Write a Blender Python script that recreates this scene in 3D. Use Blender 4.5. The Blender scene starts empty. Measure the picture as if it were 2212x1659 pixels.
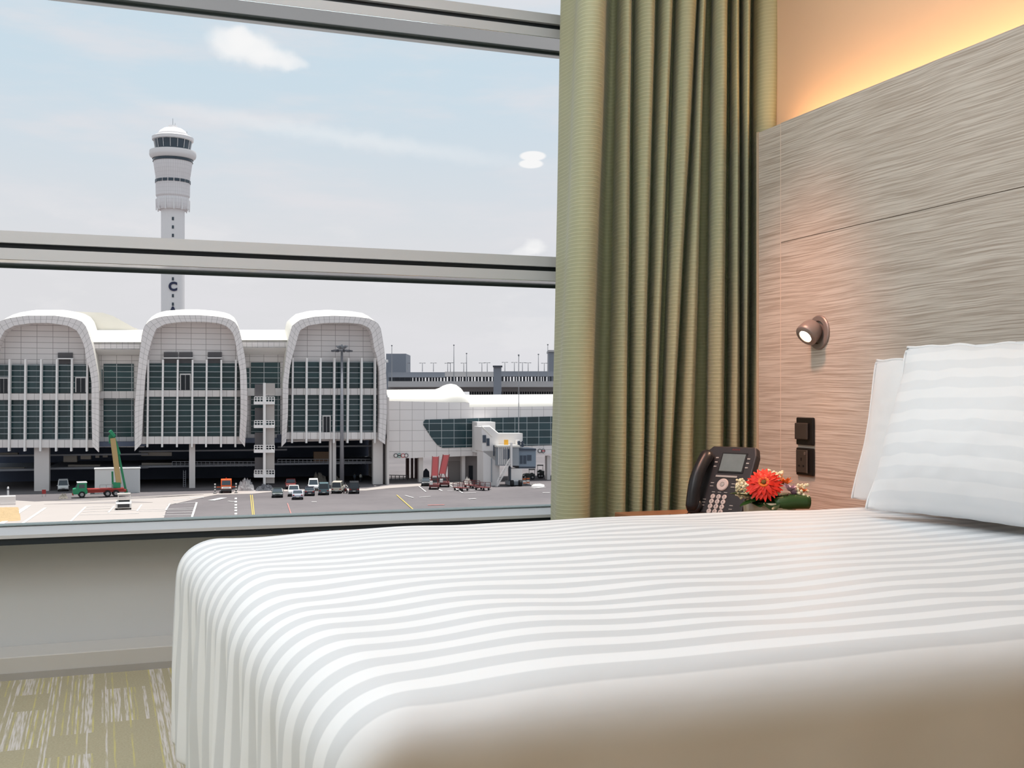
import bpy, bmesh, math, random
from mathutils import Vector, Matrix, noise
random.seed(7)
R_ = math.radians
col = bpy.context.scene.collection
V = Vector

# ------------------------------------------------------------------ camera model
FPX, CXP, HZ = 2398.1, 1106.0, 862.1
YAW = R_(20.29)
CAM = V((0, 0, .868))
FW = V((math.sin(YAW), math.cos(YAW), 0)); RT = V((math.cos(YAW), -math.sin(YAW), 0)); UP = V((0, 0, 1))
def ray(u, v): return FW + RT * ((u - CXP) / FPX) + UP * ((HZ - v) / FPX)
def at(u, v, d): return CAM + ray(u, v) * d
def onX(u, v, X): r = ray(u, v); return CAM + r * (X / r.x)
def onY(u, v, Y): r = ray(u, v); return CAM + r * (Y / r.y)
def onZ(u, v, Z): r = ray(u, v); return CAM + r * ((Z - CAM.z) / r.z)

# ------------------------------------------------------------------ materials
def lin(c):
    if len(c) == 3 and max(c) > 1.0:
        return tuple(((x / 255) / 12.92 if x / 255 <= .04045 else ((x / 255 + .055) / 1.055) ** 2.4) for x in c) + (1,)
    return tuple(c) + (1,)
class NT:
    def __init__(s, nt): s.nt = nt
    def n(s, t, **k):
        d = s.nt.nodes.new(t)
        for a, b in k.items(): setattr(d, a, b)
        return d
    def l(s, a, b): s.nt.links.new(a, b)
    def m(s, op, a, b=None, c=None):
        d = s.n('ShaderNodeMath', operation=op)
        for i, x in enumerate((a, b, c)):
            if x is None: continue
            if isinstance(x, (int, float)): d.inputs[i].default_value = x
            else: s.l(x, d.inputs[i])
        return d.outputs[0]
    def mix(s, f, a, b):
        d = s.n('ShaderNodeMix', data_type='RGBA')
        for i, x in ((0, f), (6, a), (7, b)):
            if isinstance(x, (int, float)): d.inputs[i].default_value = x
            elif isinstance(x, tuple): d.inputs[i].default_value = x
            else: s.l(x, d.inputs[i])
        return d.outputs[2]
    def ss(s, x, lo, hi):
        d = s.n('ShaderNodeMapRange', interpolation_type='SMOOTHSTEP')
        s.l(x, d.inputs[0]); d.inputs[1].default_value = lo; d.inputs[2].default_value = hi
        return d.outputs[0]
    def noise(s, vec, scale, detail=3, rough=.55):
        d = s.n('ShaderNodeTexNoise'); d.inputs['Scale'].default_value = scale; d.inputs['Detail'].default_value = detail
        d.inputs['Roughness'].default_value = rough
        if vec is not None: s.l(vec, d.inputs['Vector'])
        return d.outputs['Fac']
    def mapping(s, vec, scale=(1, 1, 1), rot=(0, 0, 0), loc=(0, 0, 0)):
        d = s.n('ShaderNodeMapping'); s.l(vec, d.inputs[0]); d.inputs['Scale'].default_value = scale
        d.inputs['Rotation'].default_value = rot; d.inputs['Location'].default_value = loc
        return d.outputs[0]
_mats = {}
def base_mat(name):
    m = bpy.data.materials.new(name); m.use_nodes = True
    t = NT(m.node_tree); return m, t, m.node_tree.nodes['Principled BSDF']
def mat(name, c, rough=.6, metal=0.0, var=.06, scale=6.0, spec=.4, emit=0.0, bump=0.0):
    if name in _mats: return _mats[name]
    m, t, p = base_mat(name); c = lin(c)
    tc = t.n('ShaderNodeTexCoord').outputs['Object']
    nz = t.noise(tc, scale)
    a = tuple(max(0, x * (1 - var)) for x in c[:3]) + (1,); b = tuple(min(1, x * (1 + var)) for x in c[:3]) + (1,)
    cc = t.mix(nz, a, b); t.l(cc, p.inputs['Base Color'])
    p.inputs['Roughness'].default_value = rough; p.inputs['Metallic'].default_value = metal
    p.inputs['Specular IOR Level'].default_value = spec
    if emit: t.l(cc, p.inputs['Emission Color']); p.inputs['Emission Strength'].default_value = emit
    if bump:
        b = t.n('ShaderNodeBump'); b.inputs['Strength'].default_value = bump; b.inputs['Distance'].default_value = .002
        t.l(t.noise(tc, scale * 20), b.inputs['Height']); t.l(b.outputs[0], p.inputs['Normal'])
    _mats[name] = m; return m
def tile_mat(name, c, lc, du, dv, wu, wv, rough=.5, var=.05, spec=.4, cellvar=0.0):
    """panels of du x dv metres in UV space with joint lines of width wu, wv (metres)"""
    if name in _mats: return _mats[name]
    m, t, p = base_mat(name); c = lin(c); lc = lin(lc)
    uv = t.n('ShaderNodeUVMap').outputs[0]
    sep = t.n('ShaderNodeSeparateXYZ'); t.l(uv, sep.inputs[0])
    fx = t.m('FRACT', t.m('DIVIDE', sep.outputs[0], du)); fy = t.m('FRACT', t.m('DIVIDE', sep.outputs[1], dv))
    ln = t.m('MAXIMUM', t.m('LESS_THAN', fx, wu / du), t.m('LESS_THAN', fy, wv / dv))
    cell = t.n('ShaderNodeCombineXYZ')
    t.l(t.m('FLOOR', t.m('DIVIDE', sep.outputs[0], du)), cell.inputs[0]); t.l(t.m('FLOOR', t.m('DIVIDE', sep.outputs[1], dv)), cell.inputs[1])
    wn = t.n('ShaderNodeTexWhiteNoise'); t.l(cell.outputs[0], wn.inputs['Vector'])
    nz = t.noise(uv, .25)
    k = t.m('ADD', t.m('MULTIPLY', nz, .6), t.m('MULTIPLY', wn.outputs['Value'], .4))
    vv = var + cellvar
    cc = t.mix(k, tuple(x * (1 - vv) for x in c[:3]) + (1,), tuple(min(1, x * (1 + vv)) for x in c[:3]) + (1,))
    t.l(t.mix(ln, cc, lc), p.inputs['Base Color'])
    p.inputs['Roughness'].default_value = rough; p.inputs['Specular IOR Level'].default_value = spec
    _mats[name] = m; return m

# ------------------------------------------------------------------ mesh builder
class MB:
    def __init__(s): s.v = []; s.f = []; s.uv = {}
    def add(s, vs, fs, uvs=None):
        b = len(s.v); s.v += [V(x) for x in vs]; s.f += [tuple(b + i for i in f) for f in fs]
        if uvs:
            for i, q in enumerate(uvs): s.uv[b + i] = q
        return s
    def box(s, x0, x1, y0, y1, z0, z1):
        return s.add([(x0, y0, z0), (x1, y0, z0), (x1, y1, z0), (x0, y1, z0), (x0, y0, z1), (x1, y0, z1), (x1, y1, z1), (x0, y1, z1)],
                     [(0, 3, 2, 1), (4, 5, 6, 7), (0, 1, 5, 4), (1, 2, 6, 5), (2, 3, 7, 6), (3, 0, 4, 7)])
    def prism(s, pts, ext, uvs=None):
        pts = [V(p) for p in pts]; ext = V(ext); n = len(pts)
        fs = [tuple(range(n)), tuple(range(2 * n - 1, n - 1, -1))] + [(i, n + i, n + (i + 1) % n, (i + 1) % n) for i in range(n)]
        return s.add(pts + [p + ext for p in pts], fs, (uvs * 2) if uvs else None)
    def bar(s, a, b, w, h=None, up=UP):
        a = V(a); b = V(b); d = (b - a).normalized(); h = h or w
        up = V(up)
        if abs(d.dot(up)) > .99: up = V((1, 0, 0))
        x = d.cross(up).normalized() * (w / 2); y = x.cross(d).normalized() * (h / 2)
        return s.prism([a - x - y, a + x - y, a + x + y, a - x + y], b - a)
    def tube(s, pts, r, n=8, cap=True):
        pts = [V(p) for p in pts]; rs = r if isinstance(r, (list, tuple)) else [r] * len(pts); vs = []; fs = []
        px = None
        for i, p in enumerate(pts):
            d = (pts[min(i + 1, len(pts) - 1)] - pts[max(i - 1, 0)]).normalized()
            if px is None: px = d.orthogonal().normalized()
            px = (px - d * px.dot(d)).normalized(); py = d.cross(px)
            vs += [p + (px * math.cos(2 * math.pi * k / n) + py * math.sin(2 * math.pi * k / n)) * rs[i] for k in range(n)]
        for i in range(len(pts) - 1):
            fs += [(i * n + k, i * n + (k + 1) % n, (i + 1) * n + (k + 1) % n, (i + 1) * n + k) for k in range(n)]
        if cap: fs += [tuple(range(n - 1, -1, -1)), tuple(range((len(pts) - 1) * n, len(pts) * n))]
        return s.add(vs, fs)
    def lathe(s, prof, origin=(0, 0, 0), axis=(0, 0, 1), n=24, cap=True):
        o = V(origin); ax = V(axis).normalized(); x = ax.orthogonal().normalized(); y = ax.cross(x); vs = []; fs = []; uv = []
        for (r, h) in prof:
            for k in range(n):
                a = 2 * math.pi * k / n
                vs.append(o + ax * h + (x * math.cos(a) + y * math.sin(a)) * r); uv.append((a * max(p[0] for p in prof), h))
        for i in range(len(prof) - 1):
            fs += [(i * n + k, i * n + (k + 1) % n, (i + 1) * n + (k + 1) % n, (i + 1) * n + k) for k in range(n)]
        if cap: fs += [tuple(range(n - 1, -1, -1)), tuple(range((len(prof) - 1) * n, len(prof) * n))]
        return s.add(vs, fs, uv)
    def ball(s, c, r, n=10, sq=(1, 1, 1)):
        c = V(c); prof = [(math.sin(math.pi * i / n), -math.cos(math.pi * i / n)) for i in range(n + 1)]
        b = len(s.v); s.lathe([(max(p, 1e-3), h) for p, h in prof], n=n + 2)
        for i in range(b, len(s.v)): s.v[i] = c + V((s.v[i].x * r * sq[0], s.v[i].y * r * sq[1], s.v[i].z * r * sq[2]))
        return s
    def grid(s, nu, nv, fn, uvfn=None):
        vs = [fn(i / (nu - 1), j / (nv - 1)) for i in range(nu) for j in range(nv)]
        uv = [uvfn(i / (nu - 1), j / (nv - 1)) for i in range(nu) for j in range(nv)] if uvfn else None
        return s.add(vs, [(i * nv + j, (i + 1) * nv + j, (i + 1) * nv + j + 1, i * nv + j + 1) for i in range(nu - 1) for j in range(nv - 1)], uv)
    def build(s, name, m, parent=None, world=False, smooth=False, bevel=0, seg=2, kind=None):
        me = bpy.data.meshes.new(name)
        vs = s.v
        if world and parent is not None:
            inv = xf(parent).inverted(); vs = [inv @ p for p in vs]
        me.from_pydata([tuple(p) for p in vs], [], s.f)
        if s.uv:
            ul = me.uv_layers.new(name='UVMap')
            for L in me.loops:
                q = s.uv.get(L.vertex_index)
                if q: ul.data[L.index].uv = q
        bm = bmesh.new(); bm.from_mesh(me); bmesh.ops.recalc_face_normals(bm, faces=bm.faces); bm.to_mesh(me); bm.free()
        if smooth:
            for p in me.polygons: p.use_smooth = True
        me.materials.append(m)
        o = bpy.data.objects.new(name, me); col.objects.link(o)
        if parent is not None: o.parent = parent
        if bevel:
            b = o.modifiers.new('bevel', 'BEVEL'); b.width = bevel; b.segments = seg; b.limit_method = 'ANGLE'
        if kind: o['kind'] = kind
        return o
def xf(o):
    m = Matrix.LocRotScale(o.location, o.rotation_euler, o.scale)
    return xf(o.parent) @ m if o.parent else m
def tag(o, label, cat, group=None, kind=None):
    o['label'] = label; o['category'] = cat
    if group: o['group'] = group
    if kind: o['kind'] = kind
    return o
def empty(name, loc, rz=0, label=None, cat=None, group=None, kind=None):
    o = bpy.data.objects.new(name, None); col.objects.link(o); o.location = loc; o.rotation_euler = (0, 0, rz)
    o.empty_display_size = .1
    if label: tag(o, label, cat, group)
    if kind: o['kind'] = kind
    return o
def smooth_angle(o, deg=40):
    for p in o.data.polygons: p.use_smooth = True
    try: o.data.set_sharp_from_angle(angle=R_(deg))
    except Exception: pass
def text(s, name, size, loc, M3, m, parent, world=True, ext=.0, bold=0.0):
    c = bpy.data.curves.new(name, 'FONT'); c.body = s; c.size = size; c.align_x = 'CENTER'; c.align_y = 'CENTER'; c.extrude = ext
    c.offset = bold * size; tmp = bpy.data.objects.new(name, c); col.objects.link(tmp)
    me = bpy.data.meshes.new_from_object(tmp.evaluated_get(bpy.context.evaluated_depsgraph_get())); bpy.data.objects.remove(tmp)
    me.materials.clear(); me.materials.append(m); me.name = name; o = bpy.data.objects.new(name, me); col.objects.link(o)
    mw = Matrix.Translation(loc) @ M3.to_4x4()
    if parent is not None:
        o.parent = parent
        if world: mw = xf(parent).inverted() @ mw
    o.matrix_local = mw
    return o
def frame3(x, y, z): return Matrix((x, y, z)).transposed()

# ================================================================== ROOM
DF, DG, DW, DL = 3.80, 3.97, 3.92, 3.75      # window frame front, glass, lower wall face, ledge front
XW, XP = 2.29, 2.15                          # painted wall, headboard panel face
XL, YB, ZC = -2.3, -2.3, 2.80
H = CAM.z; GZ = CAM.z - 16.1

# carpet
def carpet_mat():
    m, t, p = base_mat('carpet_weave')
    tc = t.n('ShaderNodeTexCoord').outputs['Object']
    base = t.mix(t.noise(t.mapping(tc, (60, 60, 60)), 3, 4), lin((152, 145, 120)), lin((188, 180, 154)))
    sep = t.n('ShaderNodeSeparateXYZ'); t.l(tc, sep.inputs[0])
    # streaks run away from the bed foot along Y, broken in blocks
    cx = t.m('FLOOR', t.m('MULTIPLY', sep.outputs[0], 210)); cb = t.m('FLOOR', t.m('MULTIPLY', sep.outputs[0], 7.5))
    r1 = t.n('ShaderNodeTexWhiteNoise', noise_dimensions='1D'); t.l(cx, r1.inputs['W'])
    r2 = t.n('ShaderNodeTexWhiteNoise', noise_dimensions='1D'); t.l(t.m('ADD', cx, 91.7), r2.inputs['W'])
    rb = t.n('ShaderNodeTexWhiteNoise', noise_dimensions='1D'); t.l(t.m('ADD', cb, 13.3), rb.inputs['W'])
    yb = t.m('FLOOR', t.m('MULTIPLY', t.m('ADD', sep.outputs[1], t.m('MULTIPLY', rb.outputs['Value'], .7)), 5.5))
    blk = t.n('ShaderNodeTexWhiteNoise', noise_dimensions='2D')
    cmb = t.n('ShaderNodeCombineXYZ'); t.l(cb, cmb.inputs[0]); t.l(yb, cmb.inputs[1]); t.l(cmb.outputs[0], blk.inputs['Vector'])
    fine = t.ss(t.noise(t.mapping(tc, (220, 9, 1)), 1, 2), .34, .62)
    onb = t.m('MAXIMUM', t.m('MULTIPLY', t.m('GREATER_THAN', blk.outputs['Value'], .36), t.m('GREATER_THAN', r1.outputs['Value'], .38)), t.m('GREATER_THAN', r1.outputs['Value'], .86))
    streak = t.mix(t.m('GREATER_THAN', r2.outputs['Value'], .66), lin((212, 207, 205)), lin((196, 188, 126)))
    cc = t.mix(t.m('MULTIPLY', t.m('MULTIPLY', onb, fine), .85), base, streak)
    t.l(cc, p.inputs['Base Color']); p.inputs['Roughness'].default_value = .95; p.inputs['Specular IOR Level'].default_value = .1
    b = t.n('ShaderNodeBump'); b.inputs['Strength'].default_value = .5; b.inputs['Distance'].default_value = .004
    t.l(t.noise(tc, 260, 2), b.inputs['Height']); t.l(b.outputs[0], p.inputs['Normal'])
    return m
MB().box(XL, XW, YB, DW, -.1, 0).build('floor', carpet_mat(), kind='structure')
paint = mat('painted_wall', (226, 192, 160), .8, var=.02)
wallgrey = mat('sill_wall_paint', (203, 205, 205), .55, var=.02)
MB().box(XL, XW, YB, DG + .15, ZC, ZC + .15).build('ceiling', mat('ceiling_paint', (238, 234, 226), .9, var=.01), kind='structure')
MB().box(XL - .1, XL, YB, DG + .15, -.1, ZC).build('wall_left', mat('left_paint', (225, 222, 215), .8, var=.02), kind='structure')
MB().box(XL - .1, XW + .1, YB - .1, YB, -.1, ZC).build('wall_back', mat('back_paint', (176, 160, 142), .8, var=.03), kind='structure')
MB().box(XW, XW + .12, YB, DG + .15, -.1, ZC).build('wall_right', paint, kind='structure')
zs = H - .425
MB().box(XL, XW, DW, DG + .15, -.1, H - .458).build('wall_front', wallgrey, kind='structure')
MB().box(XL, XW, DL, DW, .0, .071).build('baseboard_front', mat('ledge_paint', (196, 194, 190), .5, var=.02), kind='structure', bevel=.003)
MB().box(XL, XW, DL - .004, DL + .01, 0, .022).build('trim_1', mat('toe_strip', (168, 165, 160), .5, var=.02), kind='structure')
MB().box(XL - .1, XW + .1, DG + .15, DG + 1.75, 3.3, 3.5).build('sun_stop_slab', mat('sun_stop_paint', (205, 203, 198), .7), kind='structure')  # added overhang out of view, keeps the sun out of the room

MB().box(-40, 40, DG + .16, DG + .5, 3.5, 62).build('wall_facade', mat('hotel_facade', (205, 203, 198), .7), kind='structure')
MB().box(-40, 40, DG + .16, DG + .5, GZ, -.3).build('wall_facade', mat('hotel_facade', (205, 203, 198), .7), kind='structure')
# window: one frame with three rows of glass
w1 = empty('window_1', (0, DG, H - .43), kind='structure')
alu = mat('frame_aluminium', (203, 203, 204), .42, .0, var=.015, scale=2)
gask = mat('rubber_gasket', (30, 38, 44), .5, var=.05)
gask2 = mat('outer_gasket', (58, 72, 74), .5, var=.05)
skylit = mat('skylit_aluminium', (226, 236, 236), .12, .9, var=.01)
def member(z_top, g1, g0, z_bot, name, black=gask):
    MB().box(XL, XW, DF, DG + .06, g1, z_top).build(name, alu, w1, True)
    MB().box(XL, XW, DF + .018, DG, g0, g1).build('shadow_gap', black, w1, True)
    MB().box(XL, XW, DF, DG + .06, z_bot, g0).build(name, alu, w1, True)
    MB().box(XL, XW, DF + .002, DG - .012, z_bot - .0015, z_bot - .0002).build('skylit_plate', skylit, w1, True)  # added brighter plate stands in for outdoor light on the underside
    MB().box(XL, XW, DG - .012, DG - .003, z_bot - .010, z_bot).build('gasket', gask2, w1, True)
    MB().box(XL, XW, DG + .004, DG + .05, z_top, z_top + .004).build('gasket', alu, w1, True)
k = 3.8
member(H + .1385 * k, H + .1288 * k, H + .1243 * k, H + .1150 * k, 'transom')
member(H + .3747 * k, H + .3656 * k, H + .3604 * k, H + .3519 * k, 'transom')
# sill member: sloped top, black shadow gap beneath
zg = H - .1042 * DG
MB().prism([(XL, DG + .06, zg), (XL, DF, H - .4262), (XL, DF, H - .4372), (XL, DG + .06, H - .4372)], (XW - XL, 0, 0)).build('sill_frame', alu, w1, True)
MB().box(XL, XW, DF + .004, DG, H - .458, H - .4372).build('shadow_gap', gask, w1, True)
MB().box(XL, XW, DG - .006, DG + .05, zg - .001, zg + .003).build('gasket', mat('sill_gasket', (150, 165, 165), .4), w1, True)
# ------------------------------------------------------------------ headboard cladding
def wood_mat():
    m, t, p = base_mat('limed_wood_veneer')
    tc = t.n('ShaderNodeTexCoord').outputs['Object']
    warp = t.n('ShaderNodeTexNoise'); warp.inputs['Scale'].default_value = 2.6; warp.inputs['Detail'].default_value = 2; t.l(tc, warp.inputs['Vector'])
    add = t.n('ShaderNodeVectorMath', operation='MULTIPLY_ADD'); t.l(warp.outputs['Color'], add.inputs[0]); add.inputs[1].default_value = (0, .0, .022); t.l(tc, add.inputs[2])
    n1 = t.noise(t.mapping(add.outputs[0], (1, 3.2, 240)), 1, 4, .6); n2 = t.noise(t.mapping(add.outputs[0], (1, 5, 560)), 1, 3, .6)
    n3 = t.noise(t.mapping(tc, (1, 1.2, 2)), 1, 2)
    a = t.m('ADD', t.m('MULTIPLY', n1, .62), t.m('MULTIPLY', n2, .38))
    c = t.mix(t.ss(a, .38, .60), lin((168, 155, 142)), lin((215, 207, 196)))
    c = t.mix(t.m('MULTIPLY', n3, .25), c, lin((184, 168, 148)))
    t.l(c, p.inputs['Base Color']); p.inputs['Roughness'].default_value = .5; p.inputs['Specular IOR Level'].default_value = .3
    b = t.n('ShaderNodeBump'); b.inputs['Strength'].default_value = .25; b.inputs['Distance'].default_value = .001
    t.l(a, b.inputs['Height']); t.l(b.outputs[0], p.inputs['Normal']); return m
wood = wood_mat()
YP1 = 3.345; ZT = H + .4333 * XP; ZGv = H + .2457 * XP; YG = 3.2
hb = empty('headboard_panel', (XP + .03, 1.2, 0), 0, 'tall pale limed wood headboard cladding with a warm glow along its top edge', 'headboard')
MB().box(XP, XP + .04, -1.6, YG - .0015, ZGv + .0012, ZT).build('panel', wood, hb, True)
MB().box(XP, XP + .04, -1.6, YG - .0015, 0, ZGv - .0012).build('panel', wood, hb, True)
MB().box(XP, XP + .04, YG + .0015, YP1 - .012, 0, ZT - .002).build('side_panel', wood, hb, True)
MB().box(XP + .004, XP + .045, -1.6, YP1 - .01, 0, ZT - .03).build('backing', mat('panel_backing', (150, 138, 124), .7), hb, True)
MB().box(XP - .0006, XP + .004, YG - .0014, YG + .0014, 0, ZT - .003).build('joint_strip', mat('joint_light', (224, 206, 190), .5), hb, True)
MB().box(XP - .002, XW - .004, YP1 - .012, YP1, 0, ZT).build('edge_strip', mat('edge_veneer', (196, 176, 152), .5), hb, True)
L = bpy.data.lights.new('cove_strip', 'AREA'); L.shape = 'RECTANGLE'; L.size = .03; L.size_y = 4.9; L.energy = 15; L.color = (1, .60, .30)
lo = bpy.data.objects.new('cove_strip', L); col.objects.link(lo); lo.location = (XP + .062, .86, ZT - .05); lo.rotation_euler = (R_(180), R_(-12), 0)

# ------------------------------------------------------------------ curtain
def curtain():
    m, t, p = base_mat('ribbed_green_fabric')
    tc = t.n('ShaderNodeTexCoord').outputs['Object']; sep = t.n('ShaderNodeSeparateXYZ'); t.l(tc, sep.inputs[0])
    f = t.m('FRACT', t.m('MULTIPLY', sep.outputs[2], 78)); line = t.ss(t.m('ABSOLUTE', t.m('SUBTRACT', f, .5)), .30, .44)
    fine = t.noise(t.mapping(tc, (30, 30, 500)), 1, 2)
    c = t.mix(fine, lin((184, 183, 146)), lin((202, 199, 164)))
    c = t.mix(t.m('MULTIPLY', line, .45), c, lin((222, 220, 186)))
    t.l(c, p.inputs['Base Color']); p.inputs['Roughness'].default_value = .55; p.inputs['Specular IOR Level'].default_value = .25
    p.inputs['Sheen Weight'].default_value = .25
    b = t.n('ShaderNodeBump'); b.inputs['Strength'].default_value = .3; b.inputs['Distance'].default_value = .002
    t.l(line, b.inputs['Height']); t.l(b.outputs[0], p.inputs['Normal'])
    tl = t.n('ShaderNodeBsdfTranslucent'); tl.inputs[0].default_value = lin((184, 204, 158))
    mx = t.n('ShaderNodeMixShader'); mx.inputs[0].default_value = .25
    out = m.node_tree.nodes['Material Output']
    t.l(p.outputs[0], mx.inputs[1]); t.l(tl.outputs[0], mx.inputs[2]); t.l(mx.outputs[0], out.inputs[0])
    # control points: (u at v=0, u at v=1105, Y)   front folds small Y, valleys large Y
    cp = [(1236, 1212, 3.68), (1213, 1191, 3.66), (1214, 1191, 3.63), (1230, 1195, 3.58), (1243, 1198, 3.53), (1248, 1202, 3.45), (1264, 1220, 3.395), (1286, 1246, 3.375), (1303, 1266, 3.385), (1309, 1272, 3.43), (1310, 1274, 3.53)]
    for (a, b), (a2, b2), va, dp in (((1333, 1364), (1309, 1352), 1, .0), ((1368, 1414), (1357, 1387), 0, .0), ((1417, 1450), (1390, 1413), 0, .01), ((1455, 1502), (1424, 1446), 0, .0), ((1504, 1523), (1450, 1494), 0, .01),
                                     ((1535, 1571), (1522, 1561), 1, -.01), ((1577, 1597), (1566, 1597), 0, .0), ((1599, 1621), (1599, 1615), 0, .0), ((1625, 1684), (1617, 1656), 0, -.02)):
        w, w2 = b - a, b2 - a2
        if va: cp.append((a - 14, a2 - 20, 3.60))
        cp += [(a - 1, a2 - 1, 3.585), (a + w * .10, a2 + w2 * .10, 3.525 + dp), (a + w * .36, a2 + w2 * .36, 3.475 + dp), (a + w * .70, a2 + w2 * .70, 3.450 + dp), (a + w * .93, a2 + w2 * .93, 3.452 + dp), (b, b2, 3.49 + dp), (b + .5, b2 + .5, 3.56)]
    n = len(cp)
    def cr(a, b, c_, d, x):
        return .5 * ((2 * b) + (-a + c_) * x + (2 * a - 5 * b + 4 * c_ - d) * x * x + (-a + 3 * b - 3 * c_ + d) * x ** 3)
    NS, NZ = 440, 46
    zlo, zhi = .012, ZC - .06
    def pt(s, z):
        x = s * (n - 1); i = min(int(x), n - 2); fr = x - i
        g = [cp[max(0, min(n - 1, i + q))] for q in (-1, 0, 1, 2)]
        ut = cr(*[q[0] for q in g], fr); ub = cr(*[q[1] for q in g], fr); Y = cr(*[q[2] for q in g], fr)
        ztop = 2.19; zb = .5
        w = (ztop - z) / (ztop - zb); Y = 3.47 + (Y - 3.47) * 1.0; u = ut + (ub - ut) * max(-.35, min(1.35, w))
        u += 2.2 * noise.noise(V((s * 14, z * 1.6, 3.1))) ; Y += .012 * noise.noise(V((s * 18, z * 1.9, 9.3)))
        r = ray(u, HZ); return V((r.x / r.y * Y, Y, z))
    g = MB(); g.grid(NS, NZ, lambda a, b: pt(a, zlo + (zhi - zlo) * b))
    root = empty('curtain', (1.75, 3.5, 0), 0, 'long green ribbed curtain hanging in folds between the window and the headboard', 'curtain')
    o = g.build('drape', m, root, True, smooth=True)
    so = o.modifiers.new('s', 'SOLIDIFY'); so.thickness = .002
    MB().box(XL + .2, XW - .01, 3.5, 3.54, ZC - .06, ZC - .002).build('track', alu, root, True)
curtain()

# ------------------------------------------------------------------ bed
ZB = .57; XF, XH, YN, YF = .155, 2.125, 1.06, 2.63      # outer faces of the hanging cover
def duvet_mat():
    m, t, p = base_mat('satin_stripe_cotton')
    uv = t.n('ShaderNodeUVMap').outputs[0]; sep = t.n('ShaderNodeSeparateXYZ'); t.l(uv, sep.inputs[0])
    f = t.m('FRACT', t.m('MULTIPLY', t.m('ADD', sep.outputs[1], .012), 1 / .0735))
    st = t.ss(t.m('ABSOLUTE', t.m('SUBTRACT', f, .5)), .22, .28)
    lim = t.ss(sep.outputs[1], -.075, -.035)                     # stripes faded out along the shaded near side
    st = t.m('MULTIPLY', st, lim)
    cc = t.mix(st, lin((243, 244, 245)), lin((221, 223, 225)))
    near_shade = t.m('SUBTRACT', 1.0, t.ss(sep.outputs[1], -.115, -.05))           # taupe shade of the near side put into the colour
    t.l(t.mix(near_shade, cc, lin((226, 214, 198))), p.inputs['Base Color'])
    p.inputs['Specular IOR Level'].default_value = .25
    t.l(t.m('SUBTRACT', .72, t.m('MULTIPLY', st, .2)), p.inputs['Roughness'])
    tc = t.n('ShaderNodeTexCoord').outputs['Object']
    b = t.n('ShaderNodeBump'); b.inputs['Strength'].default_value = .25; b.inputs['Distance'].default_value = .012
    t.l(t.noise(t.mapping(tc, (3, 6, 4)), 2.0, 3), b.inputs['Height']); t.l(b.outputs[0], p.inputs['Normal'])
    return m
def duvet():
    r = .10; arc = r * math.pi / 2
    ry = .06; arcy = ry * math.pi / 2
    ix0, iy0, iy1 = XF + r, YN + ry, YF - ry
    def prof(q, rr=r):
        if q <= 0: return q, 0
        a = rr * math.pi / 2
        if q < a: return rr * math.sin(q / rr), rr * (1 - math.cos(q / rr))
        e = q - a; return rr + .015 * e, rr + e
    dropX, dropY = .36, .37
    LX = (XH - ix0) + arc + dropX - .0; LY = arcy + dropY
    NX, NYn = 150, 150
    ltot = (iy1 - iy0) + 2 * LY
    def P(a, b):
        s = a * LX; qx = s - (XH - ix0)                        # >0 past the foot edge
        tt = b * ltot - LY                                     # 0..(iy1-iy0) on top
        qy, sg = (-tt, -1) if tt < 0 else ((tt - (iy1 - iy0), 1) if tt > iy1 - iy0 else (0, 0))
        x = XH - min(s, XH - ix0); y = iy0 + max(0, min(iy1 - iy0, tt))
        if qx > 0 and qy > 0:
            q = (qx ** 3 + qy ** 3) ** (1 / 3); ang = math.atan2(qy, qx); h, d = prof(q, ry + (r - ry) * math.cos(ang) ** 2)
            flare = 1 + .10 * math.sin(2 * ang) * min(1, q / .3)
            # outline as a rounded corner
            x -= h * math.cos(ang) * flare; y += sg * h * math.sin(ang) * flare
        elif qx > 0: h, d = prof(qx); x -= h
        elif qy > 0: h, d = prof(qy, ry); y += sg * h
        else: h = d = 0
        z = ZB - d
        top = max(0, 1 - d / .06)
        # soft loft
        z += top * (.012 * noise.noise(V((x * 2.2, y * 2.6, .3))) + .006 * noise.noise(V((x * 5.5, y * 4.5, 4.3))))
        z += top * .008 * math.sin(math.pi * max(0, min(1, (y - iy0) / (iy1 - iy0)))) - top * .012 * math.exp(-((x - ix0) / .16) ** 2)
        x += .055 * (YF - y) / (YF - YN) * (XH - x) / (XH - XF)
        if qx > 0:
            w = min(1, max(0, d - .05) / .25)
            x += w * (.010 * math.sin(y * 46 + 2 * noise.noise(V((y * 3, z * 2, 1)))) + .012 * noise.noise(V((y * 9, z * 1.5, 5))))
        if qy > 0:
            w = min(1, max(0, d - .05) / .25); y += w * (.009 * math.sin(x * 30 + 3 * noise.noise(V((x * 3, z * 2, 7)))))
        return V((x, y, z))
    def UV(a, b): return (a * LX, b * ltot - LY)
    g = MB(); g.grid(NX, NYn, P, UV)
    o = g.build('duvet', duvet_mat(), smooth=True)
    so = o.modifiers.new('s', 'SOLIDIFY'); so.thickness = .012; so.offset = -1
    su = o.modifiers.new('ss', 'SUBSURF'); su.levels = 1; su.render_levels = 1
    # make sure the outside faces out
    me = o.data
    if me.polygons[len(me.polygons) // 3].normal.z < 0: me.flip_normals()
    tag(o, 'white satin striped duvet spread over the bed and hanging over its foot', 'duvet')
duvet()
bed = empty('bed', (1.15, 1.85, 0), 0, 'low bed with grey base hidden under the white striped duvet', 'bed')
MB().box(XF + .12, XH - .01, YN + .06, YF - .06, .30, ZB - .055).build('mattress', mat('mattress_ticking', (225, 224, 220), .8), bed, True, bevel=.05, seg=3)
MB().box(XF + .115, XH - .01, YN + .055, YF - .055, .05, .298).build('base', mat('bed_base_fabric', (112, 112, 114), .85), bed, True, bevel=.01)
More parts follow.
